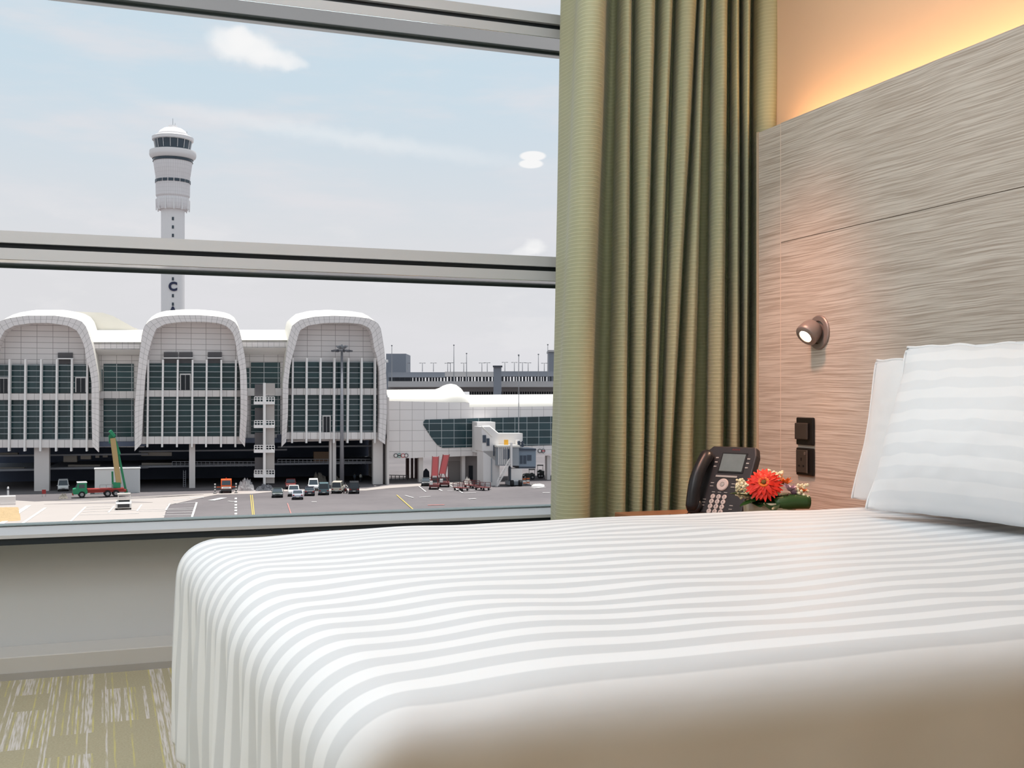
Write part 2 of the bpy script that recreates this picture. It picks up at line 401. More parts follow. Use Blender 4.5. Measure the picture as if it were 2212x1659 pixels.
for x in (XF + .17, XH - .1):
    for y in (YN + .12, YF - .12):
        MB().lathe([(.022, 0), (.028, .05)], (x, y, 0)).build('leg', mat('bed_leg', (40, 40, 42), .5), bed, True, smooth=False)

# ------------------------------------------------------------------ pillows
def pillow_mat(name, stripes):
    m, t, p = base_mat(name)
    uv = t.n('ShaderNodeUVMap').outputs[0]; sep = t.n('ShaderNodeSeparateXYZ'); t.l(uv, sep.inputs[0])
    if stripes:
        f = t.m('FRACT', t.m('ADD', t.m('MULTIPLY', sep.outputs[1], 1 / .056), .45)); st = t.ss(t.m('ABSOLUTE', t.m('SUBTRACT', f, .5)), .22, .27)
        edge = t.m('MULTIPLY', t.ss(sep.outputs[1], .015, .03), t.m('SUBTRACT', 1.0, t.ss(sep.outputs[1], .47, .49)))
        t.l(t.mix(t.m('MULTIPLY', st, edge), lin((246, 246, 246)), lin((238, 239, 240))), p.inputs['Base Color'])
    else:
        t.l(t.mix(t.noise(uv, 8), lin((240, 240, 240)), lin((246, 246, 246))), p.inputs['Base Color'])
    p.inputs['Roughness'].default_value = .7; p.inputs['Specular IOR Level'].default_value = .25
    tc = t.n('ShaderNodeTexCoord').outputs['Object']
    b = t.n('ShaderNodeBump'); b.inputs['Strength'].default_value = .35; b.inputs['Distance'].default_value = .012
    t.l(t.noise(t.mapping(tc, (5, 5, 5)), 1.5, 3), b.inputs['Height']); t.l(b.outputs[0], p.inputs['Normal']); return m
def pillow(name, label, m, o, ydir, updir, w, h, th, seed, zmin=.012):
    """o: lower far corner; ydir along the width; updir up the height"""
    yd = V(ydir).normalized(); ud = V(updir).normalized(); nd = yd.cross(ud).normalized()
    if nd.x > 0: nd = -nd                                # nd points into the room
    n = 60; ears = .018
    body = empty(name, V(o) + yd * w / 2, 0, label, 'pillow', 'pillows against the headboard')
    g = MB()
    def P(side):
        def fn(a, b):
            x = 2 * a - 1; y = 2 * b - 1
            f = 1 - .035 * (1 - abs(y) ** 2.2) * 0; 
            X = x * (1 - .050 * (1 - y * y) ); Y = y * (1 - .055 * (1 - x * x))
            ins = max(0, 1 - max(abs(x), abs(y)) ) ; fl = min(1, ins / .07)
            t = ((max(0, 1 - abs(x) ** 2.4)) ** .75) * ((max(0, 1 - abs(y) ** 2.2)) ** .75)
            bl = 1.0 - .25 * y                                 # heavier low down
            d = th * t * bl * (.5 if side > 0 else .42)
            wr = .006 * noise.noise(V((x * 2.6 + seed, y * 2.2, side))) * t + .0025 * noise.noise(V((x * 8 + seed, y * 8, side))) * t
            edge = .006 * noise.noise(V((x * 5 + seed, y * 5, 2))); cr_ = 1 - .022 * (abs(x) * abs(y)) ** 8; X = (X + .018 * noise.noise(V((y * 2.3 + seed, .4, 8)))) * cr_; Y *= cr_
            q = V(o) + yd * (w / 2 + X * w / 2) + ud * (h / 2 + Y * h / 2 + edge) + nd * (side * d + wr + .02)
            if q.z < ZB + zmin: q.z = ZB + zmin + .0005 * side
            return q
        return fn
    uvf = lambda a, b: (a * w, b * h)
    g.grid(n, n, P(1), uvf); g.grid(n, n, P(-1), uvf)
    ob = g.build('pillowcase', m, body, True, smooth=True)
    bm = bmesh.new(); bm.from_mesh(ob.data); bmesh.ops.remove_doubles(bm, verts=bm.verts, dist=.0008)
    bmesh.ops.recalc_face_normals(bm, faces=bm.faces); bm.to_mesh(ob.data); bm.free()
    # stitched hem
    e = MB(); pts = []
    for a in range(0, 41): pts.append(P(0)(a / 40, 1))
    for a in range(1, 41): pts.append(P(0)(0, 1 - a / 40))
    e.tube(pts, .0035, 6); e.build('piping', m, body, True, smooth=True)
    return body
pw = pillow_mat('plain_white_cotton', False); ps = pillow_mat('striped_white_cotton', True)
pillow('pillow', 'plain white pillow standing against the headboard behind the striped one', pw, (1.997, 2.60, ZB + .011), (0, -1, 0), (.078, -.01, .40), .70, .405, .125, 3, .011)
pillow('pillow', 'striped white pillow leaning in front of the plain one', ps, (1.812, 2.305, ZB + .014), (.03, -1, 0), (.12, -.02, .43), .74, .430, .22, 11)

# ------------------------------------------------------------------ wall lamp, switch, socket
yl, zl = 2.985, H + .213
lamp = empty('reading_lamp', (XP, yl, zl), 0, 'small round taupe reading light with a glowing swivel head on the headboard', 'lamp')
taupe = mat('lamp_taupe_metal', (150, 138, 132), .4, .3, var=.03)
MB().lathe([(.055, 0), (.055, .004), (.052, .007), (.037, .007), (.036, .002), (.0005, .002)], (XP, yl, zl), (-1, 0, 0), 40).build('wall_plate', taupe, lamp, True, smooth=False)
d = V((-.62, -.10, -.50)).normalized(); hc = V((XP - .030, yl + .004, zl + .004))
o = MB().lathe([(.0005, -.028), (.020, -.027), (.031, -.020), (.036, -.006), (.038, .016), (.037, .026), (.035, .028), (.022, .030), (.021, .024), (.0005, .024)], hc, d, 36).build('lamp_head', taupe, lamp, True); smooth_angle(o)
MB().lathe([(.0005, 0), (.0205, 0), (.0205, .003), (.0005, .004)], hc + d * .0245, d, 28).build('lens', mat('lamp_glow', (255, 236, 205), .4, emit=9, var=0), lamp, True)
sp = bpy.data.lights.new('reading_spot', 'SPOT'); sp.energy = 12; sp.color = (1, .58, .36); sp.shadow_soft_size = .018; sp.spot_size = R_(150); sp.spot_blend = 1
so = bpy.data.objects.new('reading_spot', sp); col.objects.link(so); so.location = hc + d * .034; so.rotation_euler = (-d).to_track_quat('Z', 'Y').to_euler()

blk = mat('switch_black', (26, 24, 24), .35, var=.05); dk = mat('switch_grey', (62, 56, 52), .4, var=.05); chrome = mat('switch_edge', (120, 110, 104), .3, .4)
def plate(name, label, zc, socket):
    yc = 3.053; root = empty(name, (XP, yc, zc), 0, label, 'socket' if socket else 'switch')
    MB().box(XP - .009, XP - .0005, yc - .047, yc + .047, zc - .045, zc + .045).build('back_plate', blk, root, True, bevel=.004)
    if not socket:
        MB().box(XP - .017, XP - .009, yc - .025, yc + .044, zc - .027, zc + .027).build('rocker', dk, root, True, bevel=.003)
    else:
        MB().box(XP - .014, XP - .009, yc - .022, yc + .040, zc - .036, zc + .038).build('face_plate', dk, root, True, bevel=.002)
        MB().box(XP - .016, XP - .012, yc - .024, yc - .0205, zc - .036, zc + .038).build('edge_strip', chrome, root, True)
        hole = mat('socket_hole', (8, 8, 8), .6)
        for (dy, dz, a, b) in ((.010, .008, .0025, .005), (-.002, -.014, .004, .003), (.022, -.014, .004, .003)):
            MB().box(XP - .0146, XP - .0138, yc + dy - a, yc + dy + a, zc + dz - b, zc + dz + b).build('pin_hole', hole, root, True)
        MB().box(XP - .016, XP - .014, yc - .016, yc - .006, zc + .022, zc + .032).build('toggle', chrome, root, True, bevel=.001)
plate('light_switch', 'black square rocker switch on the headboard above the socket', H - .1045, False)
plate('power_socket', 'black three pin power socket on the headboard below the switch', H - .2035, True)

# ------------------------------------------------------------------ nightstand
ZN = .492
ns = empty('nightstand', (1.88, 3.03, 0), 0, 'brown wooden nightstand beside the bed carrying the desk telephone and the flowers', 'nightstand')
nw = mat('nightstand_wood', (152, 108, 78), .4, var=.12, scale=3)
MB().box(1.60, XP - .004, 2.70, 3.345, ZN - .03, ZN).build('top', nw, ns, True, bevel=.003)
MB().box(1.63, XP - .01, 2.72, 3.33, .08, ZN - .031).build('carcass', nw, ns, True)
dr = MB().box(1.612, 1.629, 2.725, 3.325, .27, ZN - .036).build('drawer', nw, ns, True, bevel=.002)
MB().box(1.60, 1.611, 2.97, 3.08, .36, .375).build('handle', chrome, dr, True)
dr = MB().box(1.612, 1.629, 2.725, 3.325, .085, .262).build('drawer', nw, ns, True, bevel=.002)
MB().box(1.60, 1.611, 2.97, 3.08, .17, .185).build('handle', chrome, dr, True)
MB().box(1.66, XP - .02, 2.76, 3.29, 0, .08).build('plinth', blk, ns, True)

# ------------------------------------------------------------------ telephone (faces into the room, away from the headboard)
def phone():
    fx = V((-.90, -.44, 0)).normalized()           # facing direction on plan
    rx = V((fx.y, -fx.x, 0)) * -1                   # phone's right as one looks at it
    tilt = R_(63)
    up = (UP * math.sin(tilt) - fx * math.cos(tilt)).normalized(); nn = rx.cross(up).normalized()
    if nn.dot(fx) < 0: rx = -rx; nn = rx.cross(up).normalized()
    base = V((1.775, 3.005, ZN + .022)); ph = empty('desk_telephone', V((1.82, 3.0, ZN)), 0, 'black corded desk telephone with grey display standing on the nightstand beside the flowers', 'telephone')
    ink = mat('phone_plastic', (44, 43, 46), .42, var=.05, bump=.02); ink2 = mat('handset_plastic', (30, 31, 35), .35, var=.05)
    W, Hh, T = .196, .230, .028
    def Q(x, y, z=0): return base + rx * x + up * y + nn * z
    def pl(mb, pts, z0, z1): return mb.prism([Q(x, y, z0) for x, y in pts], nn * (z1 - z0))
    g = MB(); pl(g, [(-W / 2, 0), (W / 2, 0), (W / 2, Hh - .03), (W / 2 - .01, Hh), (-W / 2 + .03, Hh), (-W / 2, Hh - .03)], -T, 0)
    g.build('body', ink, ph, True, bevel=.005, seg=3)
    g = MB(); g.prism([Q(-.07, .0, -T), Q(.07, .0, -T), Q(.07, .18, -T), Q(-.07, .18, -T)], -nn * .001)
    s = V((0, 0, 0)); bp = Q(0, .17, -T - .002)
    g = MB(); a, b = Q(-.05, .16, -T), Q(.05, .16, -T); fl = V((-fx.x * .035, -fx.y * .035, 0))
    g.prism([Q(-.05, .03, -T), Q(.05, .03, -T), V((Q(.05, .03, -T) - fx * .06).to_tuple()[:2] + (ZN + .01,)), V((Q(-.05, .03, -T) - fx * .06).to_tuple()[:2] + (ZN + .01,))], up * .06)
    g.build('stand', ink, ph, True)
    # handset on the left, curved
    hx = -W / 2 + .028; pts = []; rad = []
    for i in range(17):
        q = i / 16; y = .001 + q * (Hh - .034); z = .012 + .026 * math.sin(math.pi * q)
        pts.append(Q(hx, y, z)); e = abs(q - .5) * 2; rad.append(.0205 + .003 * e ** 3 - (.006 if i in (0, 16) else 0))
    g = MB(); g.tube(pts, rad, 14); g.build('handset', ink2, ph, True, smooth=True)
    for q in (.07,):
        g = MB(); g.lathe([(.024, 0), (.027, .012), (.024, .022)], Q(hx, q * Hh, -.002), nn, 18); g.build('cradle', ink2, ph, True, smooth=True)
    # screen
    fr = MB(); pl(fr, [(-.026, .138), (.066, .138), (.066, .207), (-.026, .207)], 0, .0022)
    fr = fr.build('screen_bezel', mat('phone_bezel', (30, 30, 32), .3), ph, True, bevel=.001)
    g = MB(); pl(g, [(-.021, .143), (.061, .143), (.061, .202), (-.021, .202)], .0022, .003)
    g.build('screen', mat('phone_screen', (112, 126, 128), .2, var=.12, scale=40), fr, True)
    silver = mat('phone_silver', (176, 172, 168), .35, .3); key = mat('phone_key', (196, 186, 182), .4, var=.02); dark = mat('key_ink', (40, 36, 36), .5)
    g = MB(); pl(g, [(-.028, .122), (.050, .122), (.050, .129), (-.028, .129)], 0, .0025); g.build('soft_key_bar', silver, ph, True, bevel=.001)
    for sx in (-.040, .074):
        for y in (.158, .173, .188):
            g = MB(); pl(g, [(sx - .005, y - .002), (sx + .005, y - .002), (sx + .005, y + .002), (sx - .005, y + .002)], 0, .002); g.build('line_key', silver, ph, True)
    nav = MB().lathe([(.0205, 0), (.0205, .003), (.018, .005), (.008, .005), (.0075, .003), (.0005, .003)], Q(.006, .097, 0), nn, 28).build('navigation_ring', key, ph, True)
    MB().lathe([(.0065, 0), (.0065, .0055), (.0005, .006)], Q(.006, .097, 0), nn, 16).build('centre_button', silver, nav, True)
    for sx in (-.033, .043):
        for y in (.102, .091):
            g = MB(); pl(g, [(sx - .006, y - .0013), (sx + .006, y - .0013), (sx + .006, y + .0013), (sx - .006, y + .0013)], 0, .0015); g.build('function_key', silver, ph, True)
    m3 = frame3(rx, up, nn)
    for i, ch in enumerate('123456789*0#'):
        x = -.018 + .021 * (i % 3); y = .056 - .0165 * (i // 3)
        kb = MB().lathe([(.0082, 0), (.0082, .002), (.006, .0032), (.0005, .0034)], Q(x, y, 0), nn, 18).build('number_key', key, ph, True)
        text(ch, 'numeral', .0095, Q(x, y, .0037), m3, dark, kb)
    for sx, ys in ((-.046, (.045, .035, .025)), (.056, (.03, .018, .006))):
        for y in ys:
            g = MB(); pl(g, [(sx - .006, y - .0012), (sx + .006, y - .0012), (sx + .006, y + .0012), (sx - .006, y + .0012)], 0, .0015); g.build('function_key', silver, ph, True)
    for x in (-.02, .002, .024):
        g = MB(); pl(g, [(x - .006, .0705), (x + .006, .0705), (x + .006, .0725), (x - .006, .0725)], 0, .0015); g.build('function_key', silver, ph, True)
    text('AVAYA', 'maker_lettering', .009, Q(.02, .218, .0006), m3, mat('maker_red', (120, 36, 34), .5), ph)
    # cord curling from the handset's foot
    pts = []; p0 = Q(hx, -.004, .012)
    for i in range(40):
        q = i / 39; c = p0 + V((-.05 * q, .06 * q, -(p0.z - ZN - .008) * min(1, q * 3)))
        pts.append(c + V((math.cos(i * 1.6) * .005, math.sin(i * 1.6) * .005, .002 * math.sin(i * 1.6))))
    g = MB(); g.tube(pts, .0018, 6); g.build('cord', ink2, ph, True, smooth=True)
phone()

# ------------------------------------------------------------------ flowers
def flowers():
    c = onY(1662, 1100, 2.82); c.z = ZN
    root = empty('flower_arrangement', c, 0, 'low arrangement with one big orange red gerbera and small white blossoms on the nightstand', 'flowers')
    glass = mat('vase_glass', (188, 176, 150), .15, var=.1, scale=20, spec=.6)
    MB().lathe([(.050, 0), (.058, .004), (.060, .055), (.058, .058), (.052, .056), (.050, .01), (.0005, .008)], c, n=28).build('bowl', glass, root, True, smooth=True)
    foam = mat('moss', (58, 74, 40), .9, var=.3, scale=60)
    MB().lathe([(.051, .012), (.05, .055), (.03, .068), (.001, .072)], c, n=20).build('moss', foam, root, True, smooth=True)
    top = c + V((0, 0, .062)); camv = (CAM - c); camv.z = 0; camv.normalize(); rt = V((camv.y, -camv.x, 0)) * -1
    if rt.dot(RT) < 0: rt = -rt
    lf = mat('glossy_leaf', (46, 78, 34), .35, var=.25, scale=30); lf2 = mat('dark_leaf', (38, 62, 32), .4, var=.25, scale=30)
    def leaf(base, tip, w, droop, roll=.25, m=lf):
        base = V(base); tip = V(tip); d = tip - base; s = d.cross(UP).normalized()
        def fn(a, b):
            x = b * 2 - 1; ww = w * math.sin(math.pi * min(1, a * .96 + .04)) ** .7
            return base + d * a + s * (x * ww) + UP * (abs(x) ** 1.5 * ww * roll - droop * a * a)
        return MB().grid(12, 7, fn).build('leaf', m, root, True, smooth=True)
    # big rolled leaf at the right, fan at the left
    def roll(p0, p1, r):
        g = MB(); g.tube([p0 + (p1 - p0) * (i / 8) + UP * .004 * math.sin(i / 8 * 3.1) for i in range(9)], [r * (.86 + .14 * math.sin(i / 8 * 3.1)) for i in range(9)], 16); return g.build('rolled_leaf', lf, root, True, smooth=True)
    roll(top + rt * .012 + camv * .045 + UP * -.008, top + rt * .088 + camv * .022 + UP * -.004, .017)
    leaf(top + rt * -.02 + camv * .03 + UP * .006, top + rt * -.090 + camv * .035 + UP * .014, .022, .0)
    leaf(top + rt * -.01 + camv * .045 + UP * .006, top + rt * -.066 + camv * .070 + UP * -.012, .020, .0)
    leaf(top + rt * .0 + camv * .04, top + rt * .01 + camv * .085 + UP * -.02, .018, .0, m=lf2)
    leaf(top + rt * -.03 + camv * .035, top + rt * -.02 + camv * .08 + UP * -.012, .016, .0, m=lf2)
    leaf(top + rt * .05, top + rt * .095 + camv * -.01 + UP * .004, .018, .0, m=lf2)
    leaf(top + rt * -.05, top + rt * -.08 + camv * -.02 + UP * .01, .018, .0, m=lf2)
    for i in range(9):
        a = i * .7; leaf(top + V((math.cos(a) * .01, math.sin(a) * .01, .0)), top + V((math.cos(a) * .06, math.sin(a) * .06, .016)), .014, .004, m=lf2)
    # gerbera
    gc = top + rt * -.012 + camv * .042 + UP * .038; gn = (camv * .80 + UP * .55 + rt * -.05).normalized(); gx = gn.cross(UP).normalized(); gy = gn.cross(gx) * -1
    pet = mat('gerbera_petal', (226, 38, 8), .5, var=.12, scale=40); pet2 = mat('gerbera_inner', (238, 120, 38), .6)
    fl = empty('gerbera', gc, 0); fl.parent = root; fl.location = gc - c
    MB().tube([c + UP * .03, c + UP * .06 + camv * .02, gc - gn * .008], .0025, 8).build('stem', lf, fl, True, smooth=True)
    for ring, (n, ln, lift) in enumerate(((26, .037, .0), (24, .034, .003), (20, .027, .006), (16, .020, .008))):
        g = MB()
        for i in range(n):
            a = 2 * math.pi * (i + .5 * ring) / n + random.uniform(-.05, .05); dr = gx * math.cos(a) + gy * math.sin(a); sd = gn.cross(dr); l2 = ln * random.uniform(.93, 1.05); lf_ = random.uniform(-.003, .003)
            def fn(p, q, dr=dr, sd=sd, l2=l2, lf_=lf_):
                x = q * 2 - 1; w = .0052 * (math.sin(math.pi * min(1, .15 + p * .83)) ** .6)
                return gc + dr * (.006 + l2 * p) + sd * (x * w) + gn * (lift + lf_ + .006 * p - .012 * p * p + .0012 * x * x)
            g.grid(6, 3, fn)
        g.build('petals', pet, fl, True, smooth=True)
    MB().lathe([(.013, .006), (.0125, .011), (.010, .012), (.007, .009), (.0005, .010)], gc, gn, 20).build('flower_centre', pet2, fl, True, smooth=True)
    MB().lathe([(.0065, .008), (.005, .012), (.0005, .013)], gc, gn, 14).build('flower_eye', mat('gerbera_eye', (120, 84, 30), .7), fl, True, smooth=True)
    # second smaller orange flower at the back right and lilac bloom
    def bloom(p, n, ln, m, w):
        g = MB()
        for i in range(n):
            a = 2 * math.pi * i / n + random.uniform(-.2, .2); el = random.uniform(.1, .9); dr = (V((math.cos(a), math.sin(a), 0)) * math.cos(el) + UP * math.sin(el)).normalized(); sd = dr.cross(UP).normalized()
            g.grid(4, 3, lambda a_, b_, dr=dr, sd=sd: p + dr * (ln * a_) + sd * ((b_ * 2 - 1) * w * math.sin(math.pi * min(1, .2 + .78 * a_))))
        return g.build('blossom', m, root, True, smooth=True)
    org = mat('orange_petal', (236, 128, 52), .5, var=.12); lil = mat('lilac_petal', (214, 184, 200), .5, var=.12, scale=50); mau = mat('mauve_petal', (138, 84, 92), .5, var=.2)
    bloom(top + rt * .034 + camv * -.005 + UP * .034, 16, .024, org, .006)
    bloom(top + rt * .046 + camv * .02 + UP * .022, 14, .024, lil, .006); bloom(top + rt * .056 + camv * .012 + UP * .012, 14, .022, lil, .006)
    bloom(top + rt * .072 + camv * .005 + UP * .018, 12, .018, org, .005); bloom(top + rt * .035 + camv * .035 + UP * .008, 10, .014, mau, .004)
    g = MB()
    for i in range(190):
        side = random.random()
        if side < .5: p = top + rt * random.uniform(-.075, -.038) + camv * random.uniform(-.02, .045) + UP * random.uniform(.005, .045)
        elif side < .72: p = top + rt * random.uniform(-.01, .03) + camv * random.uniform(-.03, -.01) + UP * random.uniform(.045, .066)
        else: p = top + rt * random.uniform(.06, .088) + camv * random.uniform(-.01, .03) + UP * random.uniform(.0, .036)
        g.ball(p, random.uniform(.0024, .0042), 5)
    o = g.build('baby_breath', mat('cream_blossom', (240, 232, 196), .6, var=.1), root, True, smooth=True, kind='stuff')
flowers()
bpy.data.objects['flower_arrangement'].scale = (1.28,) * 3

# ================================================================== OUTSIDE
exec_outside = True
GZ = CAM.z - 16.1
def gp(u, v): return onZ(u, v, GZ)
PHI = R_(-15)
FN = FW * math.cos(PHI) + RT * math.sin(PHI)      # away from us, square to the terminal front
FS = RT * math.cos(PHI) - FW * math.sin(PHI)      # along the front to the right
P0 = CAM + ray(412, HZ) * 200
def fp(u, v, off=0.0):
    r = ray(u, v); return CAM + r * ((FN.dot(P0 - CAM) - off) / FN.dot(r))
def fuv(p): return (FS.dot(p - P0), p.z - GZ)
def fpoly(mb, pts, off, thick):
    q = [fp(u, v, off) for u, v in pts]; return mb.prism(q, FN * thick, [fuv(p) for p in q])
def frect(mb, u0, v0, u1, v1, off, thick): return fpoly(mb, [(u0, v0), (u1, v0), (u1, v1), (u0, v1)], off, thick)

# ground
def ground_mat():
    m, t, p = base_mat('apron_asphalt')
    tc = t.n('ShaderNodeTexCoord').outputs['Object']
    a = t.noise(t.mapping(tc, (.06, .06, 1)), 1, 5); b = t.noise(t.mapping(tc, (.9, .9, 1)), 1, 3)
    c = t.mix(t.ss(a, .3, .7), lin((96, 92, 94)), lin((114, 109, 110))); c = t.mix(t.m('MULTIPLY', b, .35), c, lin((128, 122, 122)))
    t.l(c, p.inputs['Base Color']); p.inputs['Roughness'].default_value = .9; p.inputs['Specular IOR Level'].default_value = .15; return m
ground = MB().box(-900, 1500, 30, 2600, GZ - 1, GZ).build('ground', ground_mat(), kind='structure')
conc = mat('apron_concrete', (168, 160, 155), .9, var=.07, scale=.12); white = mat('road_paint_white', (214, 211, 208), .8, var=.03); yel = mat('road_paint_yellow', (188, 166, 92), .8)
def gpoly(mb, pts, dz): mb.prism([gp(u, v) + UP * dz for u, v in pts], UP * .02); return mb
g = MB(); gpoly(g, [(-60, 1076), (75, 1084), (190, 1078), (300, 1073), (452, 1066), (500, 1064.5), (510, 1060), (700, 1057), (790, 1056), (840, 1049), (1000, 1040), (1000, 1044), (840, 1055), (790, 1060), (600, 1062), (545, 1067), (470, 1069), (452, 1072), (362, 1092), (345, 1150), (-60, 1180)], .02)
g.build('concrete_paving', conc, ground)
g = MB(); gpoly(g, [(80, 1083), (190, 1080), (300, 1078), (385, 1072), (440, 1069), (300, 1076), (190, 1083)], .05); gpoly(g, [(95, 1090), (280, 1083), (330, 1086), (280, 1087)], .05)
g.build('tarmac_seam', mat('seam_grey', (146, 140, 138), .9), ground)
wl = MB(); yl_ = MB()
def stripe(mb, a, b, w=.3):
    p, q = gp(*a) + UP * .06, gp(*b) + UP * .06; d = (q - p).normalized(); s = d.cross(UP) * (w / 2); mb.prism([p - s, q - s, q + s, p + s], UP * .02)
for a, b, w in (((62, 1093), (0, 1134), .9), ((98, 1098), (45, 1134), .5), ((185, 1096), (150, 1130), .5), ((247, 1094), (234, 1108), .4), ((306, 1091), (296, 1105), .4), ((367, 1089), (358, 1103), .4),
                ((425, 1086), (414, 1120), .5), ((186, 1096), (240, 1094), .25), ((182, 1101), (238, 1099), .25), ((178, 1107), (420, 1098), .25), ((172, 1113), (300, 1110), .25), ((355, 1103), (420, 1101), .3),
                ((365, 1089), (425, 1086), .3), ((360, 1108), (416, 1107), .25), ((352, 1114), (415, 1113), .25), ((300, 1106), (356, 1104), .25), ((375, 1082), (405, 1079), .4), ((410, 1076), (440, 1075), .9),
                ((456, 1082), (484, 1076), 1.4), ((493, 1083), (509, 1085), .4), ((673, 1085), (684, 1085), .6), ((905, 1051), (920, 1063), .35), ((971, 1048), (1000, 1066), .35), ((966, 1061), (985, 1061), .3), ((1000, 1066), (1028, 1065), .35),
                ((875, 1071), (893, 1076), .3), ((905, 1075), (930, 1073), .3), ((1012, 1079), (1028, 1078), .7), ((1172, 1065), (1188, 1065), .6), ((1150, 1055), (1176, 1053), 1.2), ((945, 1056), (955, 1061), .4)):
    stripe(wl, a, b, w * (.55 if abs(a[0] - b[0]) < 40 and abs(b[1] - a[1]) > 8 else .8))
for v in (1076, 1083, 1090, 1096, 1102, 1109, 1114): stripe(wl, (509.5, v), (509.3, v + 3.4), .35)
wl.build('white_marking', white, ground)
stripe(yl_, (541, 1070), (546, 1117), .14); stripe(yl_, (545, 1070), (549.5, 1117), .14); stripe(yl_, (857, 1070), (892, 1101), .2)
yl_.build('yellow_marking', yel, ground)
g = MB(); stripe(g, (621, 1088), (629, 1112), .12); stripe(g, (924, 1092), (960, 1091), .5); g.build('red_marking', mat('road_paint_red', (196, 128, 122), .8), ground)

# terminal -----------------------------------------------------------
TB = empty('terminal_building', fp(412, 1056, 0), 0, 'white terminal building with three rounded arched glass bays facing the apron', 'building')
TB.location.z = GZ
arch_m = tile_mat('arch_panels', (232, 226, 224), (176, 170, 168), .98, .5, .07, .03, .5)
wall_m = tile_mat('infill_panels', (226, 221, 219), (158, 152, 150), 2.6, 1.0, .08, .08, .5)
roof_m = mat('white_roof_skin', (226, 222, 213), .5, var=.02, scale=.2)
glass_m = tile_mat('teal_glazing', (36, 66, 70), (178, 186, 190), 2.6, 1.0, .01, .13, .15, .2, .5, .35)
lobby_m = tile_mat('link_glazing', (38, 68, 72), (184, 190, 192), 2.6, 1.0, .12, .10, .15, .2, .5, .35)
band_m = tile_mat('spandrel_panels', (236, 231, 229), (165, 158, 156), 1.25, 60, .07, .05, .5)
fin_m = mat('white_fin', (242, 239, 237), .5, var=.02); col_m = mat('concrete_column', (220, 214, 211), .7, var=.05, scale=.5)
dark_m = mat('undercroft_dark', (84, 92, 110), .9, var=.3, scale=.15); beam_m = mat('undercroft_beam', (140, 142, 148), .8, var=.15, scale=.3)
def resample(pts, n):
    ls = [0]
    for a, b in zip(pts, pts[1:]): ls.append(ls[-1] + math.hypot(b[0] - a[0], b[1] - a[1]))
    out = []
    for i in range(n):
        s = ls[-1] * i / (n - 1); j = 0
        while j < len(ls) - 2 and ls[j + 1] < s: j += 1
        f = (s - ls[j]) / max(1e-6, ls[j + 1] - ls[j]); out.append((pts[j][0] + (pts[j + 1][0] - pts[j][0]) * f, pts[j][1] + (pts[j + 1][1] - pts[j][1]) * f))
    return out
o1 = [(213, 977), (213.5, 894), (213.5, 841), (211.7, 811), (206, 779), (199.6, 747), (193, 725.7), (186, 705.6), (177, 695), (160.8, 688), (120.6, 682), (80, 680.7), (40, 681), (0, 683)]
i1 = [(199.6, 963), (197.7, 894), (197.7, 827), (193, 795), (186, 774), (182, 747), (174, 728), (166, 714), (144.7, 703), (107, 697.6), (80, 697), (53.6, 698.4), (20, 701), (0, 703.5)]
c1 = 88
def mir(p, c): return (2 * c - p[0], p[1])
o1 = [mir(p, c1) for p in o1 if p[0] > c1] + [p for p in reversed(o1) if p[0] > c1]
i1 = [mir(p, c1) for p in i1 if p[0] > c1] + [p for p in reversed(i1) if p[0] > c1]
o2 = [(290.7, 975), (290.7, 880), (292, 861), (294.7, 827), (300, 774), (306.8, 720), (312, 704), (325.5, 691), (349.7, 683.5), (387, 680.7), (430, 680.7), (467.5, 683.5), (494, 688), (510, 697.6), (517, 712), (524, 742), (529, 768.6), (533, 806), (534.5, 854), (534.5, 894), (529, 966)]
i2 = [(305.5, 959), (309, 880), (310, 868), (313.5, 814), (319, 768.6), (326, 742), (330, 728), (337.6, 709.7), (357.7, 699.5), (392.5, 695), (440.8, 695), (475.6, 698.4), (494, 707), (505, 723), (510.4, 747), (513, 768.6), (518.5, 801), (519.8, 854), (519.5, 900), (517, 950)]
o3 = [(608, 966), (610, 894), (611, 827), (616, 787), (620, 755), (625, 725.7), (631, 704), (647, 691), (679, 684), (722, 682), (767.7, 684), (797, 688), (813, 695), (821, 704), (825, 723), (830, 755), (833, 790), (835.5, 827), (836, 894), (832, 960)]
i3 = [(618, 955), (622, 894), (623, 827), (627, 790), (632, 768.6), (640, 740), (643, 730), (647, 714), (666, 703), (700.8, 697.6), (749, 697), (781, 700), (800, 709.7), (805, 728), (809, 755), (814, 768.6), (820, 801), (820.5, 894), (818, 950)]
NA = 64
